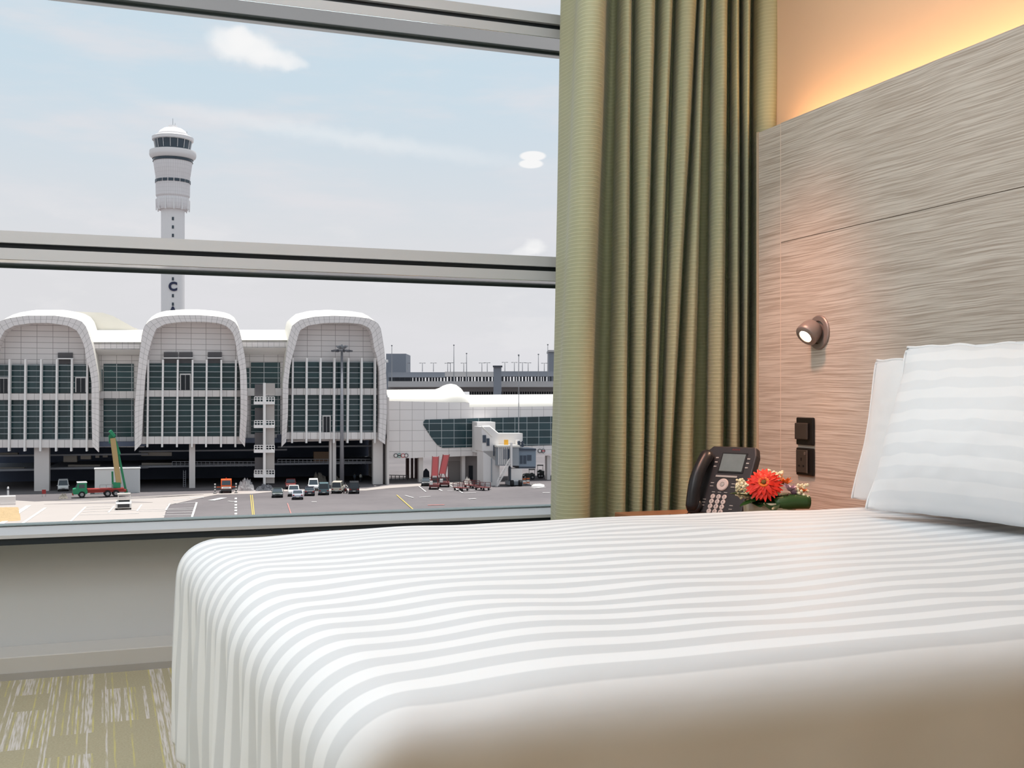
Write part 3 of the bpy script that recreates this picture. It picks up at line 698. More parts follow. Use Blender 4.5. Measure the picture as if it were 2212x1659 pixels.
for o_, i_, Lb, rise in ((o1, i1, 16, 2.0), (o2, i2, 16, 2.0), (o3, i3, 16, 2.1)):
    A = resample(o_, NA); B = resample(i_, NA)
    g = MB()
    fo = [fp(u, v, 2.2) for u, v in A]; fi = [fp(u, v, 2.2) for u, v in B]; bi = [p + FN * 4.2 for p in fi]; bo = [p + FN * 1.0 for p in fo]
    ar = [0]
    for p, q in zip(fo, fo[1:]): ar.append(ar[-1] + (q - p).length)
    for a, b, w0, w1_ in ((fo, fi, 1, 2), (fi, bi, 2, 6), (bo, fo, 0, 1)):
        g.add(a + b, [(i, i + 1, NA + i + 1, NA + i) for i in range(NA - 1)], [(ar[i], w0) for i in range(NA)] + [(ar[i], w1_) for i in range(NA)])
    sh = g.build('arch_shell', arch_m, TB, True); smooth_angle(sh, 35)
    # roof skin sweeping back and up from the arch
    idx = [i for i in range(NA) if A[i][1] < 850]; g = MB(); nb = 8; vs = []
    for b in range(nb):
        q = b / (nb - 1)
        for i in idx:
            hgt = (850 - A[i][1]) / 170
            vs.append(bo[i] + FN * (Lb * q) + UP * (rise * hgt * math.sin(q * math.pi * .62)))
    n = len(idx); g.add(vs, [(b * n + i, b * n + i + 1, (b + 1) * n + i + 1, (b + 1) * n + i) for b in range(nb - 1) for i in range(n - 1)])
    g.build('roof_skin', roof_m, TB, True, smooth=True)
    # panelled wall filling the arch
    q = [fp(u, v, -1.6) for u, v in B]; g = MB(); g.add(q, [tuple(range(NA))], [fuv(p) for p in q]); g.build('infill_wall', wall_m, TB, True)
g = MB(); fpoly(g, [(90, 673), (150, 672.5), (222, 675.5), (245, 683), (270, 697), (290, 708), (304, 713), (318, 715), (318, 745), (180, 745)], -13, 14); g.build('rear_roof', roof_m, TB, True)

def bay(ul, ur, gt, gb, bt, bb, lt, lb, ct, cb, fins_t, fins_b, ft, fb):
    g = MB(); frect(g, ul, gt, ur, gb, -1.2, .15); g.build('glazing', glass_m, TB, True)
    g = MB(); frect(g, ul, lt, ur, lb, -1.2, .15); g.build('glazing', glass_m, TB, True)
    g = MB(); frect(g, ul, bt, ur, bb, -.5, .8); g.build('spandrel', band_m, TB, True)
    g = MB(); frect(g, ul - 4, ct, ur + 4, cb, .2, 2.2); g.build('spandrel', band_m, TB, True)
    for a, b in zip(fins_t, fins_b):
        g = MB(); fpoly(g, [(a - 1.9, ft), (a + 1.9, ft), (b + 1.9, fb), (b - 1.9, fb)], .9, 1.6); g.build('fin', fin_m, TB, True)
bay(-20, 199, 787, 849, 850, 864, 864, 950, 950, 967, (-14, 20, 54.4, 88.4, 122.4, 154.9, 188.3), (-15, 18.5, 52.5, 86.5, 120.5, 153.3, 186.8), 776, 975)
bay(311, 519, 785, 842.5, 843, 857, 857, 942, 943, 959, (320, 352, 384, 416, 446.6, 478, 509.6), (318, 350, 382, 414.5, 445, 477.5, 508.5), 777, 966)
bay(622, 820, 781, 838, 839, 853, 853, 934, 934, 948.5, (633, 663, 693, 723, 753, 782, 811), (631, 662, 691.6, 721.6, 751, 780.6, 810), 773, 957)
vent_m = mat('louvre_grey', (92, 90, 92), .6, var=.05)
for a, b, c, d_ in ((125, 762, 157, 786), (354, 760.5, 384, 785), (387, 760.5, 416, 785), (449, 760.5, 479, 785)):
    g = MB(); frect(g, a, b, c, d_, -1.3, .2); ve = g.build('louvre_panel', vent_m, TB, True)
    g = MB(); frect(g, a - 1.5, b + 11.5, c + 1.5, b + 14, -.6, .6); g.build('ledge', fin_m, ve, True)
doorm = mat('door_leaf_dark', (30, 36, 44), .3)
for a, b, c, d_ in ((165, 817, 184, 847), (391, 810, 410, 842.5), (0, 818, 16, 849), (699, 900, 712, 934)):
    g = MB(); frect(g, a - 2.5, b - 3, c + 2.5, d_, -.9, .3); dd = g.build('terrace_door_frame', fin_m, TB, True)
    m_ = (a + c) / 2
    for x0, x1 in ((a, m_ - .6), (m_ + .6, c)):
        g = MB(); frect(g, x0, b, x1, d_, -.8, .2); g.build('door_leaf', doorm, dd, True)
# links between the bays
for ul, ur, ft, fb, sf, gt, gb, bb, lb, cb in ((196, 312, 739, 755, 767, 786, 845, 860.5, 944, 966), (515, 627, 734.5, 751, 766, 783, 838.5, 855, 938, 954)):
    g = MB(); frect(g, ul, ft, ur, fb, -1, .5); g.build('fascia', arch_m, TB, True)
    q = [fp(ul, ft, -1), fp(ur, ft, -1), fp(ur, 712.5, -13), fp(ul, 712.5, -13)]; g = MB(); g.prism(q, UP * -.4); g.build('link_roof', roof_m, TB, True)
    q = [fp(ul, fb, -1), fp(ur, fb, -1), fp(ur, sf, -4), fp(ul, sf, -4)]; g = MB(); g.prism(q, UP * .2); g.build('soffit', fin_m, TB, True)
    g = MB(); frect(g, ul, sf, ur, cb, -4.2, .3); g.build('infill_wall', wall_m, TB, True)
    w = ur - ul
    g = MB(); frect(g, ul + w * .24, gt, ul + w * .80, gb, -4, .15); g.build('glazing', lobby_m, TB, True)
    g = MB(); frect(g, ul + w * .24, bb, ul + w * .80, lb, -4, .15); g.build('glazing', lobby_m, TB, True)
    g = MB(); frect(g, ul + 12, gt + 12, ul + w * .22, gb, -4, .15); g.build('glazing', lobby_m, TB, True)
    g = MB(); frect(g, ul + 3, gb, ur - 3, bb, -3.2, 1); g.build('spandrel', band_m, TB, True)
    g = MB(); frect(g, ul + 3, lb, ur - 3, cb, -3.2, 1); g.build('spandrel', band_m, TB, True)
# undercroft
def slab(name, u0, u1, v, off0, off1, th, m):
    a = fp(u0, v, off0); b = fp(u1, v, off0); dz = fp((u0 + u1) / 2, v, off0).z
    a.z = b.z = dz; g = MB(); g.prism([a, b, b + FN * (off0 - off1), a + FN * (off0 - off1)], UP * th); return g.build(name, m, TB, True)
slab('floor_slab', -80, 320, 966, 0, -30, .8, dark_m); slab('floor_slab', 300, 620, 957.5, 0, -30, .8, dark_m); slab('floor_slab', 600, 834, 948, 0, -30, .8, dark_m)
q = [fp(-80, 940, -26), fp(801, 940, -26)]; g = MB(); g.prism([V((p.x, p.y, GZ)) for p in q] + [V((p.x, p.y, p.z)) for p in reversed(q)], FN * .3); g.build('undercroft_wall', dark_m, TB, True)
p = fp(836, 950, .5); g = MB(); g.prism([V((p.x, p.y, GZ)), V((p.x, p.y, p.z + 8)), V((p.x, p.y, p.z + 8)) + FN * 26, V((p.x, p.y, GZ)) + FN * 26], FS * .4); g.build('undercroft_wall', col_m, TB, True)
for u0, u1, v in ((-80, 80, 1018), (100, 320, 1013), (300, 560, 1008.5), (590, 834, 1003)):
    slab('mezzanine', u0, u1, v, -5, -26, .35, beam_m)
for u0, u1, v in ((-80, 320, 985), (300, 620, 975), (600, 812, 966)):
    slab('pipe_rack', u0, u1, v, -6, -7, .3, beam_m)
tan_m = mat('duct_tan', (150, 144, 136), .7, var=.1, scale=.5); brn = mat('crate_brown', (120, 98, 80), .8, var=.1)
for u0, v0, u1, v1, m_ in ((137, 983, 166, 998, tan_m), (174, 983, 196, 992, tan_m), (206, 982, 214, 989, tan_m), (222, 981, 232, 988, tan_m), (0, 1010, 52, 1017, tan_m), (147, 1004, 216, 1013, tan_m), (305, 977, 371, 985, tan_m), (306, 1000, 372, 1008, tan_m), (678, 976, 714, 998, brn), (0, 978, 38, 984, tan_m)):
    g = MB(); frect(g, u0, v0, u1, v1, -7, 1.5); g.build('duct', m_, TB, True)
for u0, u1, v0 in ((73.7, 106, 965), (408.6, 421.5, 957), (712, 717, 947), (718.5, 726, 947), (806, 827, 947)):
    a = fp(u0, v0, -1.0); b = fp(u1, v0, -1.0); g = MB(); g.prism([V((a.x, a.y, GZ)), V((b.x, b.y, GZ)), V((b.x, b.y, a.z)), V((a.x, a.y, a.z))], FN * 1.6); g.build('pillar', col_m, TB, True)
# ladder and railing of the mezzanine
g = MB()
for u in (396, 401): g.bar(fp(u, 1016, -4), V(fp(u, 1016, -4)[:2] + (GZ,)), .12)
for k_ in range(8): g.bar(fp(396, 1020 + k_ * 4.5, -4), fp(401, 1020 + k_ * 4.5, -4), .08)
g.build('ladder', beam_m, TB, True)
g = MB()
for a, b, v in ((372, 560, 1008), (600, 800, 1003)):
    g.bar(fp(a, v - 11, -4.8), fp(b, v - 11, -4.8), .1); g.bar(fp(a, v - 6, -4.8), fp(b, v - 6, -4.8), .08)
    for k_ in range(int((b - a) / 9)): g.bar(fp(a + k_ * 9, v, -4.8), fp(a + k_ * 9, v - 11, -4.8), .08)
g.build('railing', beam_m, TB, True)
# outside stair
st = empty('stair_tower', TB.location, 0); st.parent = TB; st.location = fp(571, 1036, 2) - TB.location
so_ = 4.5
g = MB(); g.bar(fp(571, 827, so_), V(fp(571, 827, so_)[:2] + (GZ,)), .42); g.build('post', fin_m, st, True)
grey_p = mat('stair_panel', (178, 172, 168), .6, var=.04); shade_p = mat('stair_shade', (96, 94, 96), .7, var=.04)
g = MB(); frect(g, 573.5, 828, 594, 853, so_ - .4, .3); g.build('stair_panel', grey_p, st, True)
for j, v in enumerate((870, 921, 974.5, 1028)):
    g = MB(); frect(g, 549, v - 2.5, 593.5, v + 3.5, so_ + .3, 2.6); g.build('landing', fin_m, st, True)
    g = MB(); frect(g, 573.5, v + 3, 593, v + (40 if j < 3 else 16), so_ - .4, .3); g.build('stair_panel', grey_p, st, True)
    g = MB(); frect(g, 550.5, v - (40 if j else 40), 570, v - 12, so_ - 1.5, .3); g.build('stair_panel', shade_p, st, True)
    g = MB()
    for dv in (-12.5, -8): g.bar(fp(549.5, v + dv, so_), fp(593, v + dv, so_), .13)
    for k_ in range(8): g.bar(fp(549.5 + 6.2 * k_, v - 12.5, so_), fp(549.5 + 6.2 * k_, v - 2, so_), .11)
    g.build('railing', fin_m, st, True)

# pier ---------------------------------------------------------------
PB = empty('pier_building', V(fp(1000, 1000, -4)[:2] + (GZ,)), 0, 'long low white pier wing with a slanted dark ribbon window right of the arched terminal', 'building')
pier_m = tile_mat('pier_panels', (236, 231, 229), (182, 176, 174), 2.4, 2.0, .08, .08, .5)
oo = -3.0
g = MB(); fpoly(g, [(838.5, 866), (1014, 870), (1014, 880), (1330, 876), (1330, 978), (1157, 981), (1040, 984), (838.5, 991)], oo, 14); g.build('front_wall', pier_m, PB, True)
def roofstrip(pts_lo, pts_hi, name, back=7):
    g = MB(); nb = 8; vs = []; n = len(pts_lo)
    for b in range(nb):
        q = b / (nb - 1)
        for (u, v), (u2, v2) in zip(pts_lo, pts_hi):
            a = fp(u, v, oo); c = fp(u2, v2, oo - back); hq = math.sin(q * math.pi / 2)
            p = a + FN * (back * (1 - math.cos(q * math.pi / 2))); p.z = a.z + (c.z - a.z) * hq; vs.append(p)
    g.add(vs, [(b * n + i, b * n + i + 1, (b + 1) * n + i + 1, (b + 1) * n + i) for b in range(nb - 1) for i in range(n - 1)])
    return g.build(name, roof_m, PB, True, smooth=True)
us = [(838.5, 842), (900, 841.5), (955, 841), (964, 838), (972, 833.5), (981, 830.3), (990, 829), (998, 830.5), (1005, 836), (1010, 845), (1013, 856)]
roofstrip([(u, 868 + (u - 838) * .008) for u, v in us], us, 'roof_skin')
roofstrip([(1008, 880), (1100, 879), (1330, 876)], [(1008, 853), (1100, 852.5), (1330, 851)], 'roof_skin', 6)
rib_m = tile_mat('ribbon_glazing', (34, 62, 68), (170, 178, 180), 2.45, 1.42, .10, .10, .15, .2, .5, .35)
wpts = [(919, 906.5), (1035, 903.5), (1330, 896), (1330, 957), (1190, 961.6), (956, 967.6), (945.6, 962), (938, 953), (932, 945), (922, 930), (914.5, 918), (915, 911)]
g = MB(); fpoly(g, wpts, oo + .12, .3); g.build('ribbon_window', rib_m, PB, True)
for u0, u1 in ((905, 914), (998, 1005), (1062, 1074), (1182, 1189), (1250, 1258)):
    a = fp(u0, 985, oo - 1); b = fp(u1, 985, oo - 1); g = MB(); g.prism([V((a.x, a.y, GZ)), V((b.x, b.y, GZ)), b, a], FN * 1.5); g.build('pillar', col_m, PB, True)
a = fp(968, 985, oo - 3); b = fp(1076, 985, oo - 3); g = MB(); g.prism([V((a.x, a.y, GZ)), V((b.x, b.y, GZ)), b, a], FN * .3); g.build('ground_wall', mat('pier_ground_wall', (158, 152, 152), .7, var=.05, scale=.3), PB, True)
a = fp(970, 997, oo - 2.8); b = fp(998, 997, oo - 2.8); g = MB(); g.prism([V((a.x, a.y, GZ)), V((b.x, b.y, GZ)), b, a], FN * .2); g.build('roller_shutter', mat('shutter_grey', (128, 122, 120), .6), PB, True)
a = fp(1013, 1006, oo - 2.8); b = fp(1021.5, 1006, oo - 2.8); g = MB(); g.prism([V((a.x, a.y, GZ)), V((b.x, b.y, GZ)), b, a], FN * .2); g.build('ground_door', doorm, PB, True)
for u0, u1 in ((878, 884), (889, 893), (897, 904)):
    a = fp(u0, 990, oo - 11); b = fp(u1, 990, oo - 11); g = MB(); g.prism([V((a.x, a.y, GZ)), V((b.x, b.y, GZ)), b, a], FN * 1); g.build('pillar', mat('pillar_maroon', (88, 70, 70), .8), PB, True)
# round gate signs
sgd = mat('sign_ink', (44, 44, 52), .6); sgw = mat('sign_white', (232, 228, 226), .6); sgr = mat('sign_red', (186, 60, 66), .6); sgg = mat('sign_green', (60, 140, 130), .6)
def roundel(u, v, m_, off, bar=None):
    c = fp(u, v, off); s = MB().lathe([(.40, 0), (.40, .06), (.29, .06), (.29, .02)], c, -FN, 20).build('round_sign', sgd if m_ is sgw else m_, PB, True)
    MB().lathe([(.0005, .03), (.29, .03)], c, -FN, 20, cap=False).build('sign_face', m_ if bar is None else sgw, s, True)
    if bar:
        g = MB(); g.bar(c - FN * .05 - FS * .27, c - FN * .05 + FS * .27, .05, .2); g.build('sign_bar', bar, s, True)
for u, m_, b_ in ((855, sgw, None), (862.5, sgg, sgd), (870.5, sgr, sgw), (877.5, sgw, None)): roundel(u, 984, m_, oo + .2, b_)
for u, m_, b_ in ((1166, sgw, None), (1173.5, sgd, sgr)): roundel(u, 974, m_, oo + .2, b_)

# jet bridge -----------------------------------------------------------
JB = empty('jet_bridge', V(fp(1063, 1040, 6)[:2] + (GZ,)), 0, 'white passenger boarding bridge with sloping tunnel and grey cab standing out from the pier', 'jet bridge')
jw = mat('bridge_white', (226, 222, 220), .5, var=.03, scale=.5); jg = mat('bridge_grey', (150, 156, 162), .5, var=.06, scale=.5); jd = mat('bridge_dark', (62, 72, 86), .4, var=.1)
def jrect(name, u0, v0, u1, v1, off, th, m_, par=JB):
    g = MB(); frect(g, u0, v0, u1, v1, off, th); return g.build(name, m_, par, True)
jrect('link_box', 1030.5, 911.5, 1070, 978, 1.5, 4.2, jw)
g = MB(); fpoly(g, [(1040, 922), (1058, 922), (1077, 937), (1077, 1000), (1063, 990), (1042, 974.6)], 8, 6.3); g.build('sloping_tunnel', jw, JB, True)
q = [fp(1040, 921.5, 8.1), fp(1063, 944, 8.1), fp(1077, 937, 5), fp(1057, 920.5, 5)]; g = MB(); g.prism(q, UP * .15); g.build('tunnel_roof', roof_m, JB, True)
for u0, v0, u1, v1 in ((1043, 940, 1050, 956), (1051.5, 947, 1057.5, 963)): jrect('side_window', u0, v0, u1, v1, 8.15, .2, jd)
for u0, u1 in ((1066, 1068), (1072, 1074)): jrect('side_window', u0, 962, u1, 985, 8.15, .2, jd)
jrect('rotunda_wall', 1075.6, 936, 1129, 966, 7, 3, jw)
a = fp(1044, 974, 8); b = fp(1079, 974, 8); g = MB(); g.prism([V((a.x, a.y, GZ)), V((b.x, b.y, GZ)), b, a], FN * 5); g.build('support_tower', jw, JB, True)
jrect('tower_panel', 1061, 990, 1063, 1042, 8.2, .1, jg)
cab = jrect('cab', 1075.6, 964, 1121, 1006, 10, 5, jg)
for k_ in range(6): jrect('bellows_rib', 1077 + 4.2 * k_, 966, 1079 + 4.2 * k_, 1004, 10.2, .2, jw, cab)
for u0, u1 in ((1088, 1090), (1092, 1094), (1096, 1100)): jrect('cab_window', u0, 970, u1, 992, 10.25, .2, jd, cab)
jrect('cab_roof', 1074, 962, 1123, 966, 10.3, 5.5, roof_m, cab)
hd = jrect('cab_head', 1121, 969, 1157.6, 1008, 9.5, 5, mat('cab_blue_grey', (124, 138, 152), .4, var=.08)); jrect('cab_roof', 1120, 969, 1158, 973, 9.8, 5.5, jd, hd)
for u0, u1, v0, v1 in ((1124, 1129, 984, 1002), (1131, 1137, 984, 1002), (1139, 1148, 983, 995)): jrect('cab_window', u0, v0, u1, v1, 9.6, .2, jd, hd)
jrect('canopy_fringe', 1121, 1006, 1157, 1012, 9.4, 4.6, jd, hd)
for u0, u1, v0, v1 in ((1117, 1125, 951, 967), (1125.5, 1132, 954, 967)):
    ac = jrect('air_conditioner', u0, v0, u1, v1, 9, 1.2, jw)
    for vv in (956, 962): MB().lathe([(.3, 0), (.3, .05), (.22, .05), (.22, .02), (.001, .02)], fp((u0 + u1) / 2, vv, 9.05), -FN, 14).build('fan_grille', jd, ac, True)
jrect('gate_sign', 1089.5, 950, 1098, 961, 8.5, .3, mat('gate_sign_orange', (222, 164, 54), .6, var=.05))
jrect('lift_column', 1104, 1012, 1128, 1040, 9.5, 2.2, jw); jrect('lift_leg', 1101, 1005, 1104, 1044, 9.4, 1, jd)
jrect('catwalk_mast', 1103, 956, 1107, 1008, 10.8, .6, jw)
g = MB(); frect(g, 1100, 1040, 1130, 1048, 10, 3); bg = g.build('bogie', jg, JB, True)
for u in (1106, 1124):
    c = fp(u, 1050, 10.4); c.z = GZ + .58; g = MB(); g.lathe([(.2, -.3), (.58, -.25), (.58, .25), (.2, .3)], c, FS, 18); g.build('wheel', mat('tyre', (28, 28, 30), .8), bg, True)
g = MB(); A0, A1 = fp(1101, 1002, 11), fp(1074, 1050, 11); A1.z = GZ + .1
for dz in (0, 1.0): g.bar(A0 + UP * dz, A1 + UP * dz, .12)
for k_ in range(13):
    p = A0 + (A1 - A0) * (k_ / 12); g.bar(p, p + FN * 1.0, .35, .06); g.bar(p, p + UP * 1.0, .07)
g.build('access_stair', jw, JB, True)

# far car park and other far things -----------------------------------------------------------
def fd(u, v, d): return at(u, v, d)
def face(mb, u0, v0, u1, v1, d, th): mb.prism([at(u0, v0, d), at(u1, v0, d), at(u1, v1, d), at(u0, v1, d)], FW * th); return mb
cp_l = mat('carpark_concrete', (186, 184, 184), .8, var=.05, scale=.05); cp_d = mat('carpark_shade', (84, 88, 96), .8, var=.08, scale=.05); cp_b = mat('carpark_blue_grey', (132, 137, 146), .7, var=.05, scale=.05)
KP = empty('car_park', V(at(1010, 830, 430)[:2] + (GZ,)), 0, 'long grey multi-storey car park with rows of openings behind the pier roof', 'building')
D_ = 430
g = MB(); face(g, 838, 804, 961, 815, D_, 8); face(g, 1068, 802, 1320, 813, D_, 8); g.build('parapet', cp_b, KP, True)
g = MB(); face(g, 961, 803, 1068, 813.5, D_, 8); g.build('parapet', cp_l, KP, True)
g = MB(); face(g, 838, 823.5, 1320, 836, D_ - 4, 12); g.build('deck_edge', cp_l, KP, True)
g = MB(); face(g, 838, 836, 1320, 846, D_ + 2, 8); g.build('deck_edge', mat('carpark_mid', (142, 140, 140), .8), KP, True)
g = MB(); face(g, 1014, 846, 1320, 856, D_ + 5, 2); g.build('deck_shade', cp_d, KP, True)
g = MB(); face(g, 838, 856, 1320, 864, D_, 8); p_, q_ = at(838, 860, D_), at(1320, 860, D_); g.prism([V((p_.x, p_.y, GZ)), V((q_.x, q_.y, GZ)), q_, p_], FW * 8); g.build('deck_edge', cp_l, KP, True)
pm = mat('carpark_pillar', (232, 230, 228), .7)
u = 840.0
while u < 1215:
    wd = random.choice((3.4, 4.2, 5.0)) if u > 884 else 11
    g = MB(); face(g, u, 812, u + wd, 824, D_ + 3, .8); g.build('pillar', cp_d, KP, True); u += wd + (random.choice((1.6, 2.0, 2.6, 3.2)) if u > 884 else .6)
for k_ in range(34):
    u = 1018 + k_ * 5.2; g = MB(); face(g, u, 846, u + 1.6, 856, D_ + 3, .6); g.build('pillar', cp_l, KP, True)
def farblock(name, label, u0, v0, u1, v1, d, m_, th=20, fr=None):
    a = at(u0, v0, d); b = at(u1, v0, d); r = empty(name, V(((a.x + b.x) / 2, (a.y + b.y) / 2, GZ)), 0, label, 'building')
    g = MB(); g.prism([V((a.x, a.y, GZ)), V((b.x, b.y, GZ)), b, a], FW * th); g.build('block', m_, r, True)
    return r
r = farblock('office_block', 'plain grey windowless block rising behind the right end of the arched terminal', 834, 764, 877, 806, 455, mat('far_block_grey', (130, 136, 146), .8, var=.04, scale=.03))
g = MB(); face(g, 832, 777, 838, 783, 452, 1); face(g, 833.5, 778.5, 836.5, 781.5, 451.8, .2); g.build('wall_sign', pm, r, True)
r = farblock('lift_tower', 'small grey lift tower standing on the far car park roof line', 1066, 792, 1083, 806, 416, cp_b, 5); g = MB(); face(g, 1064.5, 789.5, 1085, 792.5, 415, 7); g.build('flat_roof', cp_d, r, True)
r = farblock('far_hangar', 'pale grey block at the right edge of the window beside the curtain', 1186, 758, 1330, 806, 520, cp_b, 20); g = MB(); face(g, 1184, 756, 1332, 760, 519, 22); g.build('flat_roof', cp_l, r, True)
lampm = mat('lamp_post_grey', (150, 152, 156), .5); heads = mat('lamp_head_dark', (98, 100, 106), .5)
def post(u, vt, vb, d, double):
    a = at(u, vt, d); b = at(u, vb, d); big = vt < 770
    wh = {1: 'tall slim mast rising above the far car park roof', 0: 'street lamp on the far car park roof'}[int(big)]
    r = empty('mast' if big else 'street_lamp', b, 0, wh, 'mast' if big else 'street lamp', 'tall masts over the far car park' if big else 'street lamps along the far car park roof')
    g = MB(); g.tube([b, a], [.14 if not big else .2, .09], 6); g.build('pole', lampm, r, True)
    if not big:
        g = MB()
        for s in ((-1, 1) if double else (1,)): g.bar(a, a + RT * (.85 * s) + UP * .05, .12, .1); g.bar(a + RT * (.5 * s), a + RT * (1.2 * s), .4, .16)
        g.build('lamp_head', heads, r, True)
    else:
        g = MB(); g.lathe([(.001, 0), (.3, .1), (.3, .4), (.001, .5)], a, UP, 8); g.build('beacon', heads, r, True)
for x, db in ((240, 0), (340, 1), (412, 1), (505, 1), (522, 1), (610, 1), (728, 1), (763, 1), (878, 1), (940, 1), (993, 1), (1030, 1), (1135, 1)):
    post(800 + x / 3.0214, 783.5 + random.uniform(-.8, 1.2), 803, 424 + random.uniform(-2, 2), db)
for x, vt in ((140, 748), (545, 747), (628, 765), (968, 768), (1097, 767), (1158, 746)): post(800 + x / 3.0214, vt, 824, 423, 0)

# control tower -----------------------------------------------------------
DT = 462
ct = at(373.5, 453, DT); mpx = DT / FPX
CT = empty('control_tower', V((ct.x, ct.y, GZ)), 0, 'tall white air traffic control tower with a flared head and dark cab windows', 'tower')
def zt(v): return CAM.z + (HZ - v) * mpx
tw_m = mat('tower_white', (232, 229, 228), .6, var=.02, scale=.1); tp_m = tile_mat('tower_panels', (228, 224, 224), (188, 184, 184), 1.0, 1.6, .06, .05, .6, .02); tdk = mat('tower_glass', (46, 62, 74), .2, var=.3, scale=.4, spec=.5)
def ring(name, prof, m_, n=40, par=CT):
    g = MB(); g.lathe([(r * mpx, zt(v)) for r, v in prof], (ct.x, ct.y, 0), UP, n); o = g.build(name, m_, par, True); smooth_angle(o, 30); return o
ring('shaft', [(24.6, 862.1 + (CAM.z - GZ) / mpx), (24.6, 452)], tw_m)
ring('collar', [(31, 454), (34, 446), (34.5, 432), (33, 428)], tp_m)
ring('flared_body', [(33, 428), (35.5, 424), (36, 381), (36.5, 380), (41.5, 346), (41.5, 344)], tp_m)
ring('balcony', [(41.5, 345), (47.5, 340), (49, 336), (48.5, 328), (46, 327.5)], tw_m)
ring('cab_glazing', [(36.7, 328), (36.7, 323.5), (39.5, 306), (39.5, 304)], tdk, 16)
ring('cab_roof', [(39, 305.5), (43, 304.5), (43.5, 298), (41, 296.5), (31, 296), (31, 290), (27, 284), (20, 279), (10, 276.5), (9, 276), (9, 272), (.01, 271.5)], tw_m)
ring('window_band', [(42.6, 345.5), (41.6, 345.5), (41.0, 351), (42, 351)], tdk, 40)
for k_ in range(18):
    a = 2 * math.pi * k_ / 18; dr = V((math.cos(a), math.sin(a), 0)); c0 = V((ct.x, ct.y, zt(393.7))) + dr * (36.0 * mpx + .0)
    sd = dr.cross(UP); g = MB(); w_ = 5.2 * mpx; h_ = 3.1 * mpx
    g.prism([c0 - sd * w_ - UP * h_, c0 + sd * w_ - UP * h_, c0 + sd * w_ + UP * h_, c0 - sd * w_ + UP * h_], dr * .15); g.build('body_window', tdk, CT, True)
for k_ in range(16):
    a = 2 * math.pi * (k_ + .5) / 16; dr = V((math.cos(a), math.sin(a), 0)); g = MB(); p = V((ct.x, ct.y, 0)) + dr * (37.0 * mpx)
    g.bar(p + UP * zt(323.5), p + dr * (2.8 * mpx) + UP * zt(306), .16); g.build('mullion', tw_m, CT, True)
for k_ in range(12):
    a = 2 * math.pi * k_ / 12; dr = V((math.cos(a), math.sin(a), 0)); p = V((ct.x, ct.y, 0)) + dr * (34 * mpx); g = MB(); g.bar(p + UP * zt(456), p + dr * .1 + UP * zt(432), .5); g.build('bracket', tw_m, CT, True)
g = MB(); g.bar(V((ct.x, ct.y, zt(272))), V((ct.x, ct.y, zt(256))), .12); g.bar(V((ct.x, ct.y, zt(272))) + RT * .9, V((ct.x, ct.y, zt(266))) + RT * .9, .1)
for du in (-30, -24, 24, 30): g.bar(V((ct.x, ct.y, zt(297))) + RT * (du * mpx), V((ct.x, ct.y, zt(284))) + RT * (du * mpx), .12)
g.build('antenna', heads, CT, True)
g = MB(); a = V((ct.x, ct.y, 0)) + (RT * 33 - FW * 5) * mpx; g.tube([a + UP * zt(453), a + UP * zt(430)], 3.4 * mpx, 10); g.build('bracket', tw_m, CT, True)
fdir = V((CAM.x - ct.x, CAM.y - ct.y, 0)).normalized(); srt = V((-fdir.y, fdir.x, 0)); front = V((ct.x, ct.y, 0)) + fdir * (24.7 * mpx)
for v in (476, 494, 512, 530, 605, 641, 659, 690):
    p = front + UP * zt(v); w_, h_ = 2.0 * mpx, 3.4 * mpx; g = MB(); g.prism([p - srt * w_ - UP * h_, p + srt * w_ - UP * h_, p + srt * w_ + UP * h_, p - srt * w_ + UP * h_], fdir * .15); g.build('shaft_window', tdk, CT, True)
navy = mat('tower_letter_navy', (44, 50, 78), .6)
for ch, v in (('C', 622), ('A', 675)):
    text(ch, 'tower_letter', 25 * mpx, front + fdir * .25 + UP * zt(v), frame3(srt, UP, fdir), navy, CT, ext=.1, bold=.05)

# floodlight mast in front of the right bay ----------------------------------
mb_ = gp(738.5, 1050); dM = (mb_ - CAM).dot(FW); mt_ = at(742.6, 757, dM); mt_.x, mt_.y = mb_.x, mb_.y
FM = empty('floodlight_mast', mb_, 0, 'tall grey floodlight mast with a ring of lamps standing before the right hand arched bay', 'mast')
g = MB(); g.tube([mb_, mt_], [.42, .20], 12); g.build('pole', mat('mast_grey', (150, 150, 156), .45, .3), FM, True, smooth=True)
MB().lathe([(1.0, 0), (1.0, .18), (.9, .18), (.9, 0), (1.0, 0)], mt_, UP, 20, cap=False).build('lamp_ring', heads, FM, True)
for k_ in range(10):
    a = 2 * math.pi * k_ / 10; dr = V((math.cos(a), math.sin(a), 0)); g = MB(); g.bar(mt_ + dr * .9, mt_ + dr * 1.5 + UP * .1, .1); g.bar(mt_ + dr * 1.2 + UP * .0, mt_ + dr * 1.95 - UP * .12, .7, .28); g.build('floodlight', heads, FM, True)
g = MB()
for k_ in range(6):
    a = 2 * math.pi * k_ / 6; dr = V((math.cos(a), math.sin(a), 0)); g.bar(mt_ + dr * .4 + UP * .3, mt_ + dr * 1.1 + UP * .85, .4, .2)
g.bar(mt_, mt_ + UP * 1.1, .25); g.build('upper_lamps', lampm, FM, True)
pm_ = gp(1120.5, 1044); dM = (pm_ - CAM).dot(FW); pt_ = at(1120.5, 770, dM); pt_.x, pt_.y = pm_.x, pm_.y
PMst = empty('slim_mast', pm_, 0, 'very thin grey mast rising in front of the pier beside the jet bridge', 'mast'); g = MB(); g.tube([pm_, pt_], [.12, .06], 8); g.build('pole', lampm, PMst, True)
g = MB(); g.lathe([(.001, 0), (.14, .05), (.14, .3), (.001, .35)], pt_, UP, 8); g.build('tip', heads, PMst, True)

